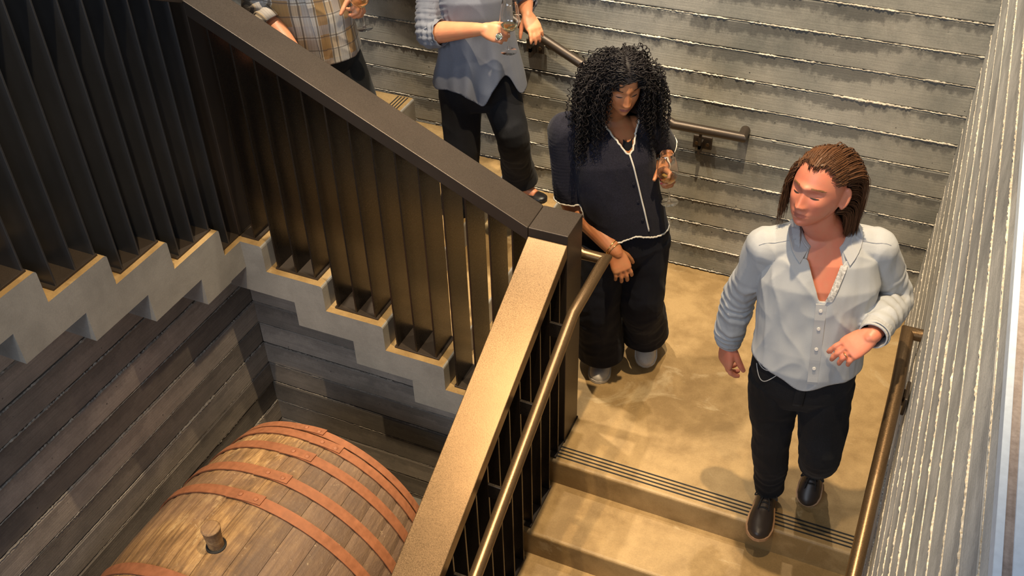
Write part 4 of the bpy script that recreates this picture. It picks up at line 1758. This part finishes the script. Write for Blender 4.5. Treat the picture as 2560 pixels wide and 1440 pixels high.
body_me, hinfo = person_body(J, fh, fc, W, hd,
                             dict(R=([J['shR'], lerp(J['shR'], elR, .5), elR, lerp(elR, wrR, .35), wrR, wrR + V(.008, -.006, -.018)], [.062, .060, .056, .056, .038, .029]),
                                  L=([J['shL'], lerp(J['shL'], elL, .5), elL, lerp(elL, wrL, .35), wrL, wrL + V(.01, -.012, 0)], [.060, .056, .050, .048, .033, .028])),
                             [([hipR, knR, lerp(knR, anR, .35), anR, anR - V(0, 0, .04)], [.095, .060, .056, .038, .036]),
                              ([hipL, knL, lerp(knL, anL, .35), anL, anL - V(0, 0, .04)], [.095, .060, .056, .038, .036])], .95, 6, False, .0034, .052)
wom = empty('person', 'person with long curly black hair, navy top and wide dark jeans, carrying a glass', 'person')
body = link('body', finish_body(body_me, [M['skin_wom'], M['lip_pink']], lip_fn(hd['c'], hd['f'], hd['u'], hd['s'])), None, wom)
eyes(body, hd['c'], hd['f'], hd['u'], hd['s'], .8, .0785)
brows(body, M['hair_black'], hd['c'], hd['f'], hd['u'], hd['s'], 26, 4, .7)
wom_head, wom_hands, wom_wr = hd, hinfo, (wrR, wrL, elR, elL)

q = MB()
q.loft(torso_rings(J, fh, fc, [(-.14, .135, .085, .105), (-.06, .176, .118, .138), (0, .184, .126, .142), (.2, .166, .122, .112), (.3, .160, .120, .106)]))
limb(q, [hipR, lerp(hipR, knR, .5), knR, lerp(knR, anR, .55), anR + V(0, .0, -.02)], [.112, .104, .098, .106, .116], 24)
limb(q, [hipL, lerp(hipL, knL, .5), knL, lerp(knL, anL, .55), anL + V(0, .0, -.02)], [.112, .104, .098, .104, .112], 24)
me = garment(q, .006, lambda P: folds(P, [(knR, anR, .0022, .09, .14), (knL, anL, .0022, .09, .14), (hipR, knR, .0018, .1, .15), (hipL, knL, .0018, .1, .15)], .007, (12, 12, 3)), 'jeans')
cut(me, lambda P: P[:, 2] < .088)
jeans = link('jeans', me, M['jeans_blue'], wom)
solid(jeans, .003)

q = MB()
q.loft(torso_rings(J, fh, fc, [(-.02, .192, .136, .150), (.12, .184, .138, .136), (.3, .176, .138, .124), (.5, .172, .138, .116), (.7, .176, .146, .116), (.85, .162, .106, .106), (.95, .112, .070, .082), (1.02, .072, .060, .066)]))
for sh in ('shR', 'shL'):
    q.tube([J['neck'] - V(0, 0, .045), lerp(J['neck'] - V(0, 0, .035), J[sh], .55), J[sh]], [.070, .070, .072], 18, 5)
    q.ball(J[sh], .075, 18, 12)
limb(q, [J['shR'], lerp(J['shR'], elR, .45), lerp(J['shR'], elR, .85), elR + unit(elR - J['shR']) * .05], [.076, .080, .078, .080])
limb(q, [J['shL'], lerp(J['shL'], elL, .45), lerp(J['shL'], elL, .85), elL + unit(elL - J['shL']) * .05], [.074, .074, .070, .070])
me = garment(q, .0052, lambda P: folds(P, [(J['shR'], elR, .0012, .016, .10), (J['shL'], elL, .0012, .016, .10)], .006, (10, 10, 4)), 'top')
rc, fcv, uc = basis(fc, J['neck'] - J['chest'])
vb = J['chest'] + uc * .062 - rc * .036
rh, fhv, uh = basis(fh, V(0, 0, 1))


def neck_w(P):
    q_ = P - vb
    x, y, z = q_ @ rc, q_ @ fcv, q_ @ uc
    return ((y > .02) & (z > 0) & (np.abs(x - .15 * z) < .006 + .56 * z) & (z < .24)) | ((z > .150 - np.abs(x) * .15) & (np.abs(x) < .090))


cut(me, lambda P: neck_w(P) | (plane_cut(P, elR + unit(elR - J['shR']) * -.03, elR - J['shR']) & near_seg(P, elR, elR + (elR - J['shR']), .11) & (P[:, 0] < -1.10)) |
    (plane_cut(P, elL + unit(elL - J['shL']) * -.035, elL - J['shL']) & near_seg(P, elL, elL + (elL - J['shL']), .10) & (((P - J['waist']) @ rh) < -.14)) |
    ((P[:, 2] < .905 + .012 * np.sin(P[:, 0] * 40)) & (np.abs((P - J['pelvis']) @ rh) < .24) & (P[:, 2] < .95)))
bv = bvh_of(me)
top = link('top', me, M['navy'], wom)
lp = loops_of(me)
solid(top, .003)
q = MB()
for L in lp:
    L = ease(L, 6)
    jit = rng.normal(0, .0012, L.shape)
    L = np.vstack([L + jit, L[:1]])
    q.tube(L[::2], .0042, 6, spline=False, cap=False)
pts = on_surface(bv, [lerp(vb + uc * .004, J['pelvis'] + V(.0, 0, .065) - rh * .062, t) + fcv * .02 for t in np.linspace(0, 1, 30)], fcv, .002)
q.tube(pts, .0040, 6, 2, spline=False)
q.build('piping', M['piping'], top, smooth=True)
for t in (.12, .37, .62, .85):
    p = pts[int(t * 29)] + rc * .016
    p = on_surface(bv, [p], fcv, .001)[0]
    MB().tube([p, p + fcv * .004], .006, 10, spline=False).build('button', M['navy'], top)
q = MB()
pts = on_surface(bvh_of(body_me), [vb + uc * z + rc * x for x, z in ((-.02, .036), (-.010, .026), (0, .022), (.010, .026), (.02, .036))], fcv, .002)
ribbon(q, pts, uc, .05, .003, fcv)
q.build('camisole', M['jeans'], top)

shoe(wom, M['sneaker'], M['sneaker_sole'], V(-1.100, 3.515, .002), V(-1.048, 3.265, .002), V(0, 0, 1), .98, M['lace_white'], .03, 1.05)
shoe(wom, M['sneaker'], M['sneaker_sole'], V(-.935, 3.665, .110), V(-.868, 3.455, .004), unit(V(.15, -.40, .9)), .98, M['lace_white'], .03, 1.05)
d = unit(wrR - elR)
ring_on('bracelet', M['gold'], body, wrR - d * .014, d + V(.1, .1, .15), .0385, .0022)
ring_on('bracelet', M['gold'], body, wrR - d * .004, d + V(-.1, .1, .05), .0375, .0018)
d = unit(wrL - elL)
ring_on('watch_band', M['band'], body, wrL - d * .020, d, .0365, .0100, .22)
for k in range(4):
    p, dq, n_, rad = wom_hands['L'][k]
    q = MB()
    q.ball(p - n_ * 0 - dq * .004 - np.cross(np.cross(dq, n_), dq) * rad * .9, V(.009, .0075, .005), 10, 6, np.stack([dq, unit(np.cross(dq, n_)), unit(np.cross(np.cross(dq, n_), dq))], 1))
    q.build('fingernail', M['nail_pink'], body, smooth=True)


def wom_ok(D):
    if D[1] > .30 and D[2] < .52 - .25 * (abs(D[0]) > .45) and abs(D[0]) < .74:
        return False
    return D[2] > -.45


def wom_flow(D, R):
    sgn = 1 if D[0] > -.05 else -1
    return V(sgn * (.42 - .25 * abs(D[0]) + .4 * max(0, D[1])) + D[0] * .25 + R.normal(0, .14), min(D[1], .2) * .30 - .22 + R.normal(0, .2), -.05 + .2 * D[2])


q = MB()
hair_cap(q, hd['c'], hd['f'], hd['u'], hd['s'], wom_ok, .99, 6)
rb, fb, ub = basis(hd['f'], hd['u'])


def wom_body(Wp):
    """keep the locks in front of or behind the shoulders instead of inside them"""
    out = Wp.copy()
    for i, p in enumerate(out):
        z = p[2]
        if z < 1.40:
            c = lerp(J['chest'], J['neck'], np.clip((z - 1.185) / .187, 0, 1.2))
            q_ = p - c
            x, y = q_ @ rc, q_ @ fcv
            a = .165 - .35 * max(0, z - 1.30)
            b_ = .135
            e = math.sqrt((x / a) ** 2 + (y / b_) ** 2)
            if 0 < e < 1.1:
                out[i] = p + (rc * x + fcv * y) * (1.1 / max(e, .3) - 1)
    return out


hb_ = np.stack(basis(hd['f'], hd['u']), 1)
hc_ = lambda x, y, z: hb_ @ (np.array((x, y, z)) * hd['s']) + hd['c']
for s_ in (-1, 1):
    q2 = MB()
    q2.tube([hc_(s_ * .055, -.02, .075), hc_(s_ * .083, -.02, .0), hc_(s_ * .098, -.02, -.08), hc_(s_ * .100, -.01, -.16), hc_(s_ * .100, 0, -.22)], [.03, .042, .048, .045, .018], 14, 6)
    q2.tube([hc_(s_ * .03, -.09, .06), hc_(s_ * .05, -.115, -.03), hc_(s_ * .06, -.125, -.13), hc_(s_ * .06, -.125, -.22)], [.03, .05, .06, .03], 14, 6)
    V2 = np.array(q2.v)
    V2 = V2 + nz(V2, (38, 38, 38))[:, None] * .012
    q.add(wom_body(V2), q2.f)
hair_strands(q, hd['c'], hd['f'], hd['u'], scalp_roots(950, 21, wom_ok) + scalp_roots(260, 22, lambda D: wom_ok(D) and abs(D[0] + .05) < .16 and D[2] > .2), lambda D, R: (.345 + .05 * R.normal() + .05 * max(0, D[0])) * (1 - .10 * max(0, D[1])), .0023, hd['s'], wom_flow, .0066, .024, .015, 3, 9, wom_body, .07, .24, None, .01, .05, .85, .35, (-.050, .024))
q.build('hair', M['hair_black'], wom, smooth=True)

# her glass
gfoot = V(-.800, 3.345, 1.068)
wine_glass("wine_glass", "wine glass with a little white wine, held by the curly-haired woman", gfoot, V(-.13, 0, 1), 'wine glasses', .122)

# ================================================================== the woman in the grey tunic (her head is above the frame)
J = dict(pelvis=V(-1.835, 3.735, 1.255), waist=V(-1.840, 3.745, 1.400), chest=V(-1.860, 3.755, 1.610), neck=V(-1.875, 3.790, 1.800),
         shR=V(-2.030, 3.715, 1.745), shL=V(-1.715, 3.850, 1.745))
elR, wrR = V(-1.990, 3.580, 1.515), V(-1.712, 3.530, 1.598)
elL, wrL = V(-1.730, 4.010, 1.540), V(-1.655, 3.880, 1.530)
hipR, knR, anR = V(-1.915, 3.700, 1.225), V(-1.925, 3.690, .860), V(-2.020, 3.780, .500)
hipL, knL, anL = V(-1.775, 3.790, 1.225), V(-1.660, 3.700, 1.000), V(-1.748, 3.965, .600)
M['tunic_sleeve'] = cloth('grey_ruched_jersey', (.16, .17, .20), .85, 420, .08, .08, .08)
fh, fc = V(.42, -1, 0), V(.42, -1, -.06)
W = [(-.10, .110, .060, .085), (0, .168, .112, .122), (.25, .150, .112, .098), (.5, .148, .116, .096), (.7, .156, .124, .098), (.85, .142, .092, .092), (.95, .095, .058, .070), (1.0, .060, .050, .055)]
hd = dict(c=V(-1.815, 3.735, 1.985), f=V(.45, -.80, -.25), u=V(.06, -.14, 1), s=.97)
hd['hands'] = dict(
    R=dict(wrist=wrR, d=V(.97, -.20, -.02), n=V(.14, .70, -.50), side=1, curls=[(.55, .85, .5), (.6, .9, .55), (.65, .95, .55), (.7, 1.0, .6)], thumb=(.6, .45), s=.95),
    L=dict(wrist=wrL, d=V(.62, -.45, -.55), n=V(-.35, .35, -.80), side=-1, curls=[(.20, .35, .25), (.3, .45, .3), (.35, .5, .3), (.4, .5, .3)], thumb=(.5, .3), s=.94, spread=.18))
body_me, ginfo = person_body(J, fh, fc, W, hd,
                             dict(R=([J['shR'], lerp(J['shR'], elR, .5), elR, lerp(elR, wrR, .3), wrR, wrR + V(.02, -.004, 0)], [.056, .050, .043, .046, .028, .027]),
                                  L=([J['shL'], lerp(J['shL'], elL, .5), elL, lerp(elL, wrL, .35), wrL, wrL + V(.01, -.008, -.01)], [.056, .050, .043, .042, .028, .027])),
                             [([hipR, knR, lerp(knR, anR, .35), anR, anR - V(0, .01, .05)], [.090, .058, .054, .034, .034]),
                              ([hipL, knL, lerp(knL, anL, .35), anL, V(-1.730, 3.962, .558), V(-1.690, 3.952, .534), V(-1.645, 3.942, .522)], [.090, .058, .054, .034, .036, .032, .024])], .95, 5, False, .0050, .050)
gre = empty('person', 'person in a grey draped tunic and black trousers beside the wall handrail', 'person')
body = link('body', finish_body(body_me, [M['skin_grey'], M['lip_pink']], lip_fn(hd['c'], hd['f'], hd['u'], hd['s'])), None, gre)
eyes(body, hd['c'], hd['f'], hd['u'], hd['s'], .4, .0795)
q = MB()
q.loft(torso_rings(J, fh, fc, [(-.14, .13, .085, .105), (-.06, .170, .112, .130), (0, .176, .120, .132), (.2, .158, .116, .106), (.3, .152, .114, .1)]))
limb(q, [hipR, lerp(hipR, knR, .5), knR, lerp(knR, anR, .5), anR + V(0, 0, -.035)], [.102, .092, .082, .082, .086], 22)
limb(q, [hipL, lerp(hipL, knL, .5), knL, lerp(knL, anL, .5), lerp(knL, anL, .85), anL + V(.01, .005, -.06)], [.100, .088, .074, .073, .082, .092], 22)
me = garment(q, .006, lambda P: folds(P, [(knR, anR, .0022, .08, .12), (knL, anL, .0022, .08, .12)], .006, (12, 12, 3)), 'trousers')
cut(me, lambda P: (plane_cut(P, anR + V(0, 0, -.030), anR - knR) & near_seg(P, anR, anR - V(0, 0, .1), .14)) | (plane_cut(P, anL + V(0, 0, -.030), V(.1, .1, -1)) & near_seg(P, anL, anL + (anL - knL) * .3, .14)))
o = link('trousers', me, M['jeans'], gre)
solid(o, .003)
rc, fcv, uc = basis(fc, J['neck'] - J['chest'])
rh, fhv, uh = basis(fh, V(0, 0, 1))
q = MB()
q.loft(torso_rings(J, fh, fc, [(-.20, .225, .175, .165), (-.08, .212, .160, .160), (.08, .200, .150, .148), (.3, .182, .142, .126), (.5, .168, .140, .114), (.7, .172, .144, .112), (.85, .156, .104, .102), (.95, .108, .068, .080), (1.02, .070, .058, .064)]))
for sh in ('shR', 'shL'):
    q.tube([J['neck'] - V(0, 0, .045), lerp(J['neck'] - V(0, 0, .03), J[sh], .55), J[sh]], [.068, .068, .066], 18, 5)
    q.ball(J[sh], .070, 18, 12)


def gfold(P):
    x, z = (P - J['pelvis']) @ rh, P[:, 2]
    ang = np.arctan2((P - J['pelvis']) @ fhv, x)
    w = np.clip((1.52 - z) / .35, 0, 1)
    dr = (np.sin(ang * 7 + nz(P, (2, 2, 2)) * 3) * .017 + np.sin(ang * 15 + 1 + nz(P, (4, 4, 1)) * 2) * .006) * w * (np.linalg.norm((P - J['pelvis'])[:, :2], axis=1) < .27)
    return dr + folds(P, [(lerp(J['shR'], elR, .35), elR, .0060, .030, .09), (elR, lerp(elR, wrR, .35), .0060, .030, .09), (lerp(J['shL'], elL, .4), elL, .0045, .032, .09)], .003)


me = garment(q, .0052, gfold, 'tunic')


def gcut(P):
    q_ = P - J['pelvis']
    x, y = q_ @ rh, q_ @ fhv
    # hem: high at her left front, dropping to points at the middle front and at both sides
    hem = 1.262 + .070 * np.clip((x + .02) / -.10, 0, 1) - .075 * np.exp(-((x + .015) / .055) ** 2) * (y > 0) - .020 * np.clip(x / .2, 0, 1) - .12 * np.exp(-((x + .20) / .05) ** 2)
    k = (P[:, 2] < hem) & (np.linalg.norm(q_[:, :2], axis=1) < .33)
    z = (P - J['chest']) @ uc
    k |= (z > .155) & (np.abs((P - J['chest']) @ rc) < .085)
    return k


cut(me, gcut)
o = link('tunic', me, M['tunic'], gre)
solid(o, .003)
for s_, e_, w_ in ((J['shR'], elR, wrR), (J['shL'], elL, wrL)):
    sleeve('sleeve', M['tunic_sleeve'], o, [s_ + unit(s_ - e_) * .045, s_, lerp(s_, e_, .5), e_, lerp(e_, w_, .16), lerp(e_, w_, .24)], [.045, .069, .063, .060, .058, .056],
           lambda P: folds(P, [(lerp(s_, e_, .2), e_ + (e_ - s_) * .2, .0055, .026, .12), (e_, lerp(e_, w_, .4), .0055, .026, .12)], .003))
shoe(gre, M['black_flat'], M['black_flat'], anR + V(-.02, .05, -.066), anR + V(.06, -.18, -.066), V(0, 0, 1), .92, None, 0, .95, low=True)
shoe(gre, M['black_flat'], M['black_flat'], V(-1.815, 3.985, .488), V(-1.585, 3.930, .498), V(0, 0, 1), .92, None, 0, .95, low=True)
p, d_, n_, rad = ginfo['R'][2]
dd = unit(V(.97, -.20, -.02))
nn = unit(V(.14, .70, -.50))
kn = wrR + dd * .086 - nn * .010 - np.cross(dd, nn) * .010
g = ring_on('ring', M['silver'], body, kn + dd * .022 + nn * .006, dd + nn * .7, .0105, .0022)
q = MB()
q.ball(kn + dd * .018 - nn * .012, V(.014, .010, .006), 16, 8, np.stack([dd, unit(np.cross(nn, dd)), nn], 1))
q.build('ring_stone', M['stone'], g, smooth=True)
ring_on('ring_setting', M['silver'], g, kn + dd * .018 - nn * .012, nn, .0140, .0022)


def grey_ok(D):
    return D[2] > -.35 and not (D[1] > .35 and D[2] < .42)


q = MB()
hair_cap(q, hd['c'], hd['f'], hd['u'], hd['s'], grey_ok, 1.04, 4)
hair_strands(q, hd['c'], hd['f'], hd['u'], scalp_roots(160, 31, grey_ok), lambda D, R: .20 * R.uniform(.85, 1.15), .007, hd['s'], man_flow, 0, .03, .02, 4, 15, None, .02, .08)
q.build('hair', M['hair_grey'], gre, smooth=True)
wine_glass('wine_glass', 'wine glass held by its stem by the person in the grey tunic', wrR + dd * .118 + nn * .030 + V(0, 0, -.060), V(.05, -.02, 1), 'wine glasses', .118)

# ================================================================== the man in the plaid shirt (his head is above the frame)
J = dict(pelvis=V(-2.465, 3.400, 1.420), waist=V(-2.480, 3.395, 1.560), chest=V(-2.520, 3.385, 1.790), neck=V(-2.540, 3.395, 2.000),
         shR=V(-2.660, 3.290, 1.930), shL=V(-2.405, 3.520, 1.930))
elR, wrR = V(-2.600, 3.235, 1.660), V(-2.385, 3.150, 1.520)
elL, wrL = V(-2.380, 3.600, 1.700), V(-2.285, 3.465, 1.685)
hipR, knR, anR = V(-2.480, 3.320, 1.390), V(-2.440, 3.330, 1.000), V(-2.460, 3.400, .665)
hipL, knL, anL = V(-2.420, 3.480, 1.390), V(-2.285, 3.480, .965), V(-2.150, 3.480, .525)
fh, fc = V(.86, -.72, 0), V(.86, -.76, -.05)
W = [(-.10, .110, .060, .085), (0, .165, .115, .122), (.25, .158, .122, .100), (.5, .160, .120, .100), (.7, .172, .120, .106), (.85, .160, .098, .100), (.95, .110, .066, .078), (1.0, .070, .055, .062)]
hd = dict(c=V(-2.480, 3.350, 2.190), f=V(.75, -.60, -.25), u=V(.12, -.08, 1), s=1.02)
hd['hands'] = dict(
    R=dict(wrist=wrR, d=V(.80, -.20, -.40), n=V(.05, .15, -1), side=1, curls=[(.5, .7, .5)] * 4, thumb=(.5, .4), s=1.03),
    L=dict(wrist=wrL, d=V(.72, -.62, -.22), n=V(-.45, -.60, -.45), side=-1, curls=[(1.0, 1.1, .6), (.8, 1.0, .6), (.85, 1.05, .6), (.9, 1.1, .6)], thumb=(1.1, .6, .05), s=1.02))
body_me, pinfo = person_body(J, fh, fc, W, hd,
                             dict(R=([J['shR'], lerp(J['shR'], elR, .5), elR, lerp(elR, wrR, .35), wrR, wrR + V(.015, -.005, -.008)], [.056, .050, .046, .047, .032, .030]),
                                  L=([J['shL'], lerp(J['shL'], elL, .5), elL, lerp(elL, wrL, .35), wrL, wrL + V(.01, -.01, 0)], [.056, .050, .044, .044, .030, .029])),
                             [([hipR, knR, lerp(knR, anR, .35), anR, anR - V(0, 0, .04)], [.088, .057, .054, .036, .036]),
                              ([hipL, knL, lerp(knL, anL, .35), anL, anL - V(0, 0, .04)], [.088, .057, .054, .036, .036])], 1.0, 5, True, .0052)
pla = empty('person', 'person in a yellow and grey plaid shirt at the top of the middle flight', 'person')
body = link('body', finish_body(body_me, [M['skin_grey'], M['lip']], lip_fn(hd['c'], hd['f'], hd['u'], hd['s'])), None, pla)
eyes(body, hd['c'], hd['f'], hd['u'], hd['s'], .4, .0795)
q = MB()
q.loft(torso_rings(J, fh, fc, [(-.13, .125, .080, .100), (-.06, .166, .112, .128), (0, .178, .124, .134), (.22, .172, .128, .112), (.3, .170, .128, .110)]))
limb(q, [hipR, lerp(hipR, knR, .5), knR, lerp(knR, anR, .5), anR + V(0, 0, -.02)], [.104, .094, .082, .076, .070], 22)
limb(q, [hipL, lerp(hipL, knL, .5), knL, lerp(knL, anL, .5), anL + V(0, 0, -.015)], [.104, .094, .082, .076, .070], 22)
me = garment(q, .006, lambda P: folds(P, [(knR, anR, .002, .08, .12), (knL, anL, .002, .08, .12)], .004, (10, 10, 3)), 'trousers')
link('trousers', me, M['trouser'], pla)
rc, fcv, uc = basis(fc, J['neck'] - J['chest'])
rh, fhv, uh = basis(fh, V(0, 0, 1))
q = MB()
q.loft(torso_rings(J, fh, fc, [(-.10, .196, .142, .152), (.05, .194, .142, .146), (.2, .190, .142, .130), (.35, .188, .142, .122), (.5, .186, .138, .120), (.7, .194, .136, .122), (.85, .178, .112, .116), (.95, .128, .080, .092), (1.02, .078, .066, .074)]))
for sh in ('shR', 'shL'):
    q.tube([J['neck'] - V(0, 0, .045), lerp(J['neck'] - V(0, 0, .03), J[sh], .55), J[sh]], [.075, .072, .070], 18, 5)
    q.ball(J[sh], .0735, 18, 12)
me = garment(q, .0055, lambda P: folds(P, [(lerp(J['shR'], elR, .4), elR, .005, .05, .09), (lerp(J['shL'], elL, .4), elL, .005, .05, .09)], .008, (9, 9, 5)), 'shirt')
cut(me, lambda P: ((P[:, 2] < 1.440 - .02 * np.clip(((P - J['pelvis']) @ fhv) / .14, 0, 1)) & (np.linalg.norm((P - J['pelvis'])[:, :2], axis=1) < .26)) | ((((P - J['chest']) @ uc) > .165) & (np.abs((P - J['chest']) @ rc) < .09)))


def plaid(name, rv, fv):
    t = NT(name)
    P = t.pos()

    def proj(v):
        o = t.n('ShaderNodeVectorMath', operation='DOT_PRODUCT')
        t.l(P, o.inputs[0])
        o.inputs[1].default_value = v
        return o.outputs['Value']
    x = t.math('ADD', proj(tuple(rv)), t.math('MULTIPLY', proj(tuple(fv)), .55))
    z = proj((0.12, 0, 1))

    def band(c, period, lo, hi):
        m = t.math('FRACT', t.math('DIVIDE', c, period))
        a = t.math('GREATER_THAN', m, lo)
        b = t.math('LESS_THAN', m, hi)
        return t.math('MULTIPLY', a, b)
    col = (.56, .50, .40)
    col = t.mix(t.math('MULTIPLY', band(x, .140, .10, .42), .85), col, (.27, .135, .030))
    col = t.mix(t.math('MULTIPLY', band(z, .150, .10, .40), .55), col, (.34, .20, .065))
    col = t.mix(t.math('MULTIPLY', band(x, .140, .50, .80), .55), col, (.33, .34, .36))
    col = t.mix(t.math('MULTIPLY', band(z, .150, .52, .80), .45), col, (.34, .35, .37))
    for lo, hi in ((.04, .09), (.44, .49), (.84, .89)):
        col = t.mix(t.math('MULTIPLY', band(x, .140, lo, hi), .75), col, (.07, .055, .045))
    for lo in (.05, .44):
        col = t.mix(t.math('MULTIPLY', band(z, .150, lo, lo + .035), .65), col, (.08, .06, .05))
    col = t.mix(t.math('MULTIPLY', band(x, .0105, .0, .25), .25), col, (.20, .13, .06))
    w = t.noise(P, 500, 2, .5)
    return t.set(col, .85, 0, t.bump(w, .12, .002))


M['plaid'] = plaid('plaid_flannel', rc, fcv)
bv = bvh_of(me)
o = link('shirt', me, M['plaid'], pla)
solid(o, .003)
for s_, e_, w_, t_ in ((J['shR'], elR, wrR, .26), (J['shL'], elL, wrL, .42)):
    sleeve('sleeve', M['plaid'], o, [s_ + unit(s_ - e_) * .045, s_, lerp(s_, e_, .5), e_, lerp(e_, w_, t_ * .6), lerp(e_, w_, t_)], [.045, .073, .070, .067, .065, .062],
           lambda P: folds(P, [(lerp(s_, e_, .3), e_ + (e_ - s_) * .2, .006, .05, .12)], .007))
q = MB()
pts = on_surface(bv, [lerp(J['chest'] + uc * .1, J['pelvis'] + V(0, 0, -.03), t) + fcv * .02 for t in np.linspace(0, 1, 26)], fcv, .0015)
ribbon(q, pts, rc, .034, .0025, fcv)
q.build('placket', M['plaid'], o)
for a, b_, t0, R in ((elR, wrR, .24, .066), (elL, wrL, .40, .060)):
    d = unit(b_ - a)
    c = lerp(a, b_, t0)
    rr = unit(np.cross(d, (0.2, .3, 1)))
    ww = np.cross(d, rr)
    q = MB()
    rings = [superring(c + d * t, rr, ww, R * k, R * k, 24, 2.0) for t, k in ((-.035, .93), (-.038, 1.06), (-.01, 1.10), (.018, 1.06), (.016, .90), (-.01, .92))]
    rings.append(rings[0])
    q.loft(rings, cap=False)
    me2 = q.mesh('rolled_cuff', True)
    push(me2, lambda P: nz(P, (30, 30, 30)) * .004)
    link('rolled_cuff', me2, M['plaid'], o)
shoe(pla, M['leather'], M['sole_tan'], anR + V(-.06, .04, -.088), anR + V(.20, -.08, -.088), V(0, 0, 1), 1.03, M['lace_black'], .04)
shoe(pla, M['leather'], M['sole_tan'], anL + V(-.07, .02, -.05), anL + V(.20, -.05, -.085), unit(V(.15, 0, 1)), 1.03, M['lace_black'], .04)
q = MB()
hair_cap(q, hd['c'], hd['f'], hd['u'], hd['s'], grey_ok, 1.04, 4)
hair_strands(q, hd['c'], hd['f'], hd['u'], scalp_roots(160, 33, grey_ok), lambda D, R: .06 * R.uniform(.85, 1.15), .006, hd['s'], man_flow, 0, .03, .012, 4, 16, None, .02, .05)
q.build('hair', M['hair_brown'], pla, smooth=True)
wine_glass('wine_glass', 'wine glass held by its bowl by the person in the plaid shirt', V(-2.200, 3.392, 1.582), V(-.06, 0, 1), 'wine glasses', .125)


# ------------------------------------------------------------------ Empties move to the base of what they carry
def settle():
    bpy.context.view_layer.update()
    for r in [o for o in C.objects if o.type == 'EMPTY' and o.parent is None]:
        kids = list(r.children)
        lo = None
        pts = []
        for o in kids:
            if o.type == 'MESH' and len(o.data.vertices):
                bb = [np.array(o.matrix_world @ Vector(c)) for c in o.bound_box]
                pts += bb
        if not pts:
            continue
        P = np.array(pts)
        base = Vector(((P[:, 0].min() + P[:, 0].max()) / 2, (P[:, 1].min() + P[:, 1].max()) / 2, P[:, 2].min()))
        r.location = base
        for o in kids:
            o.location = o.location - base


settle()
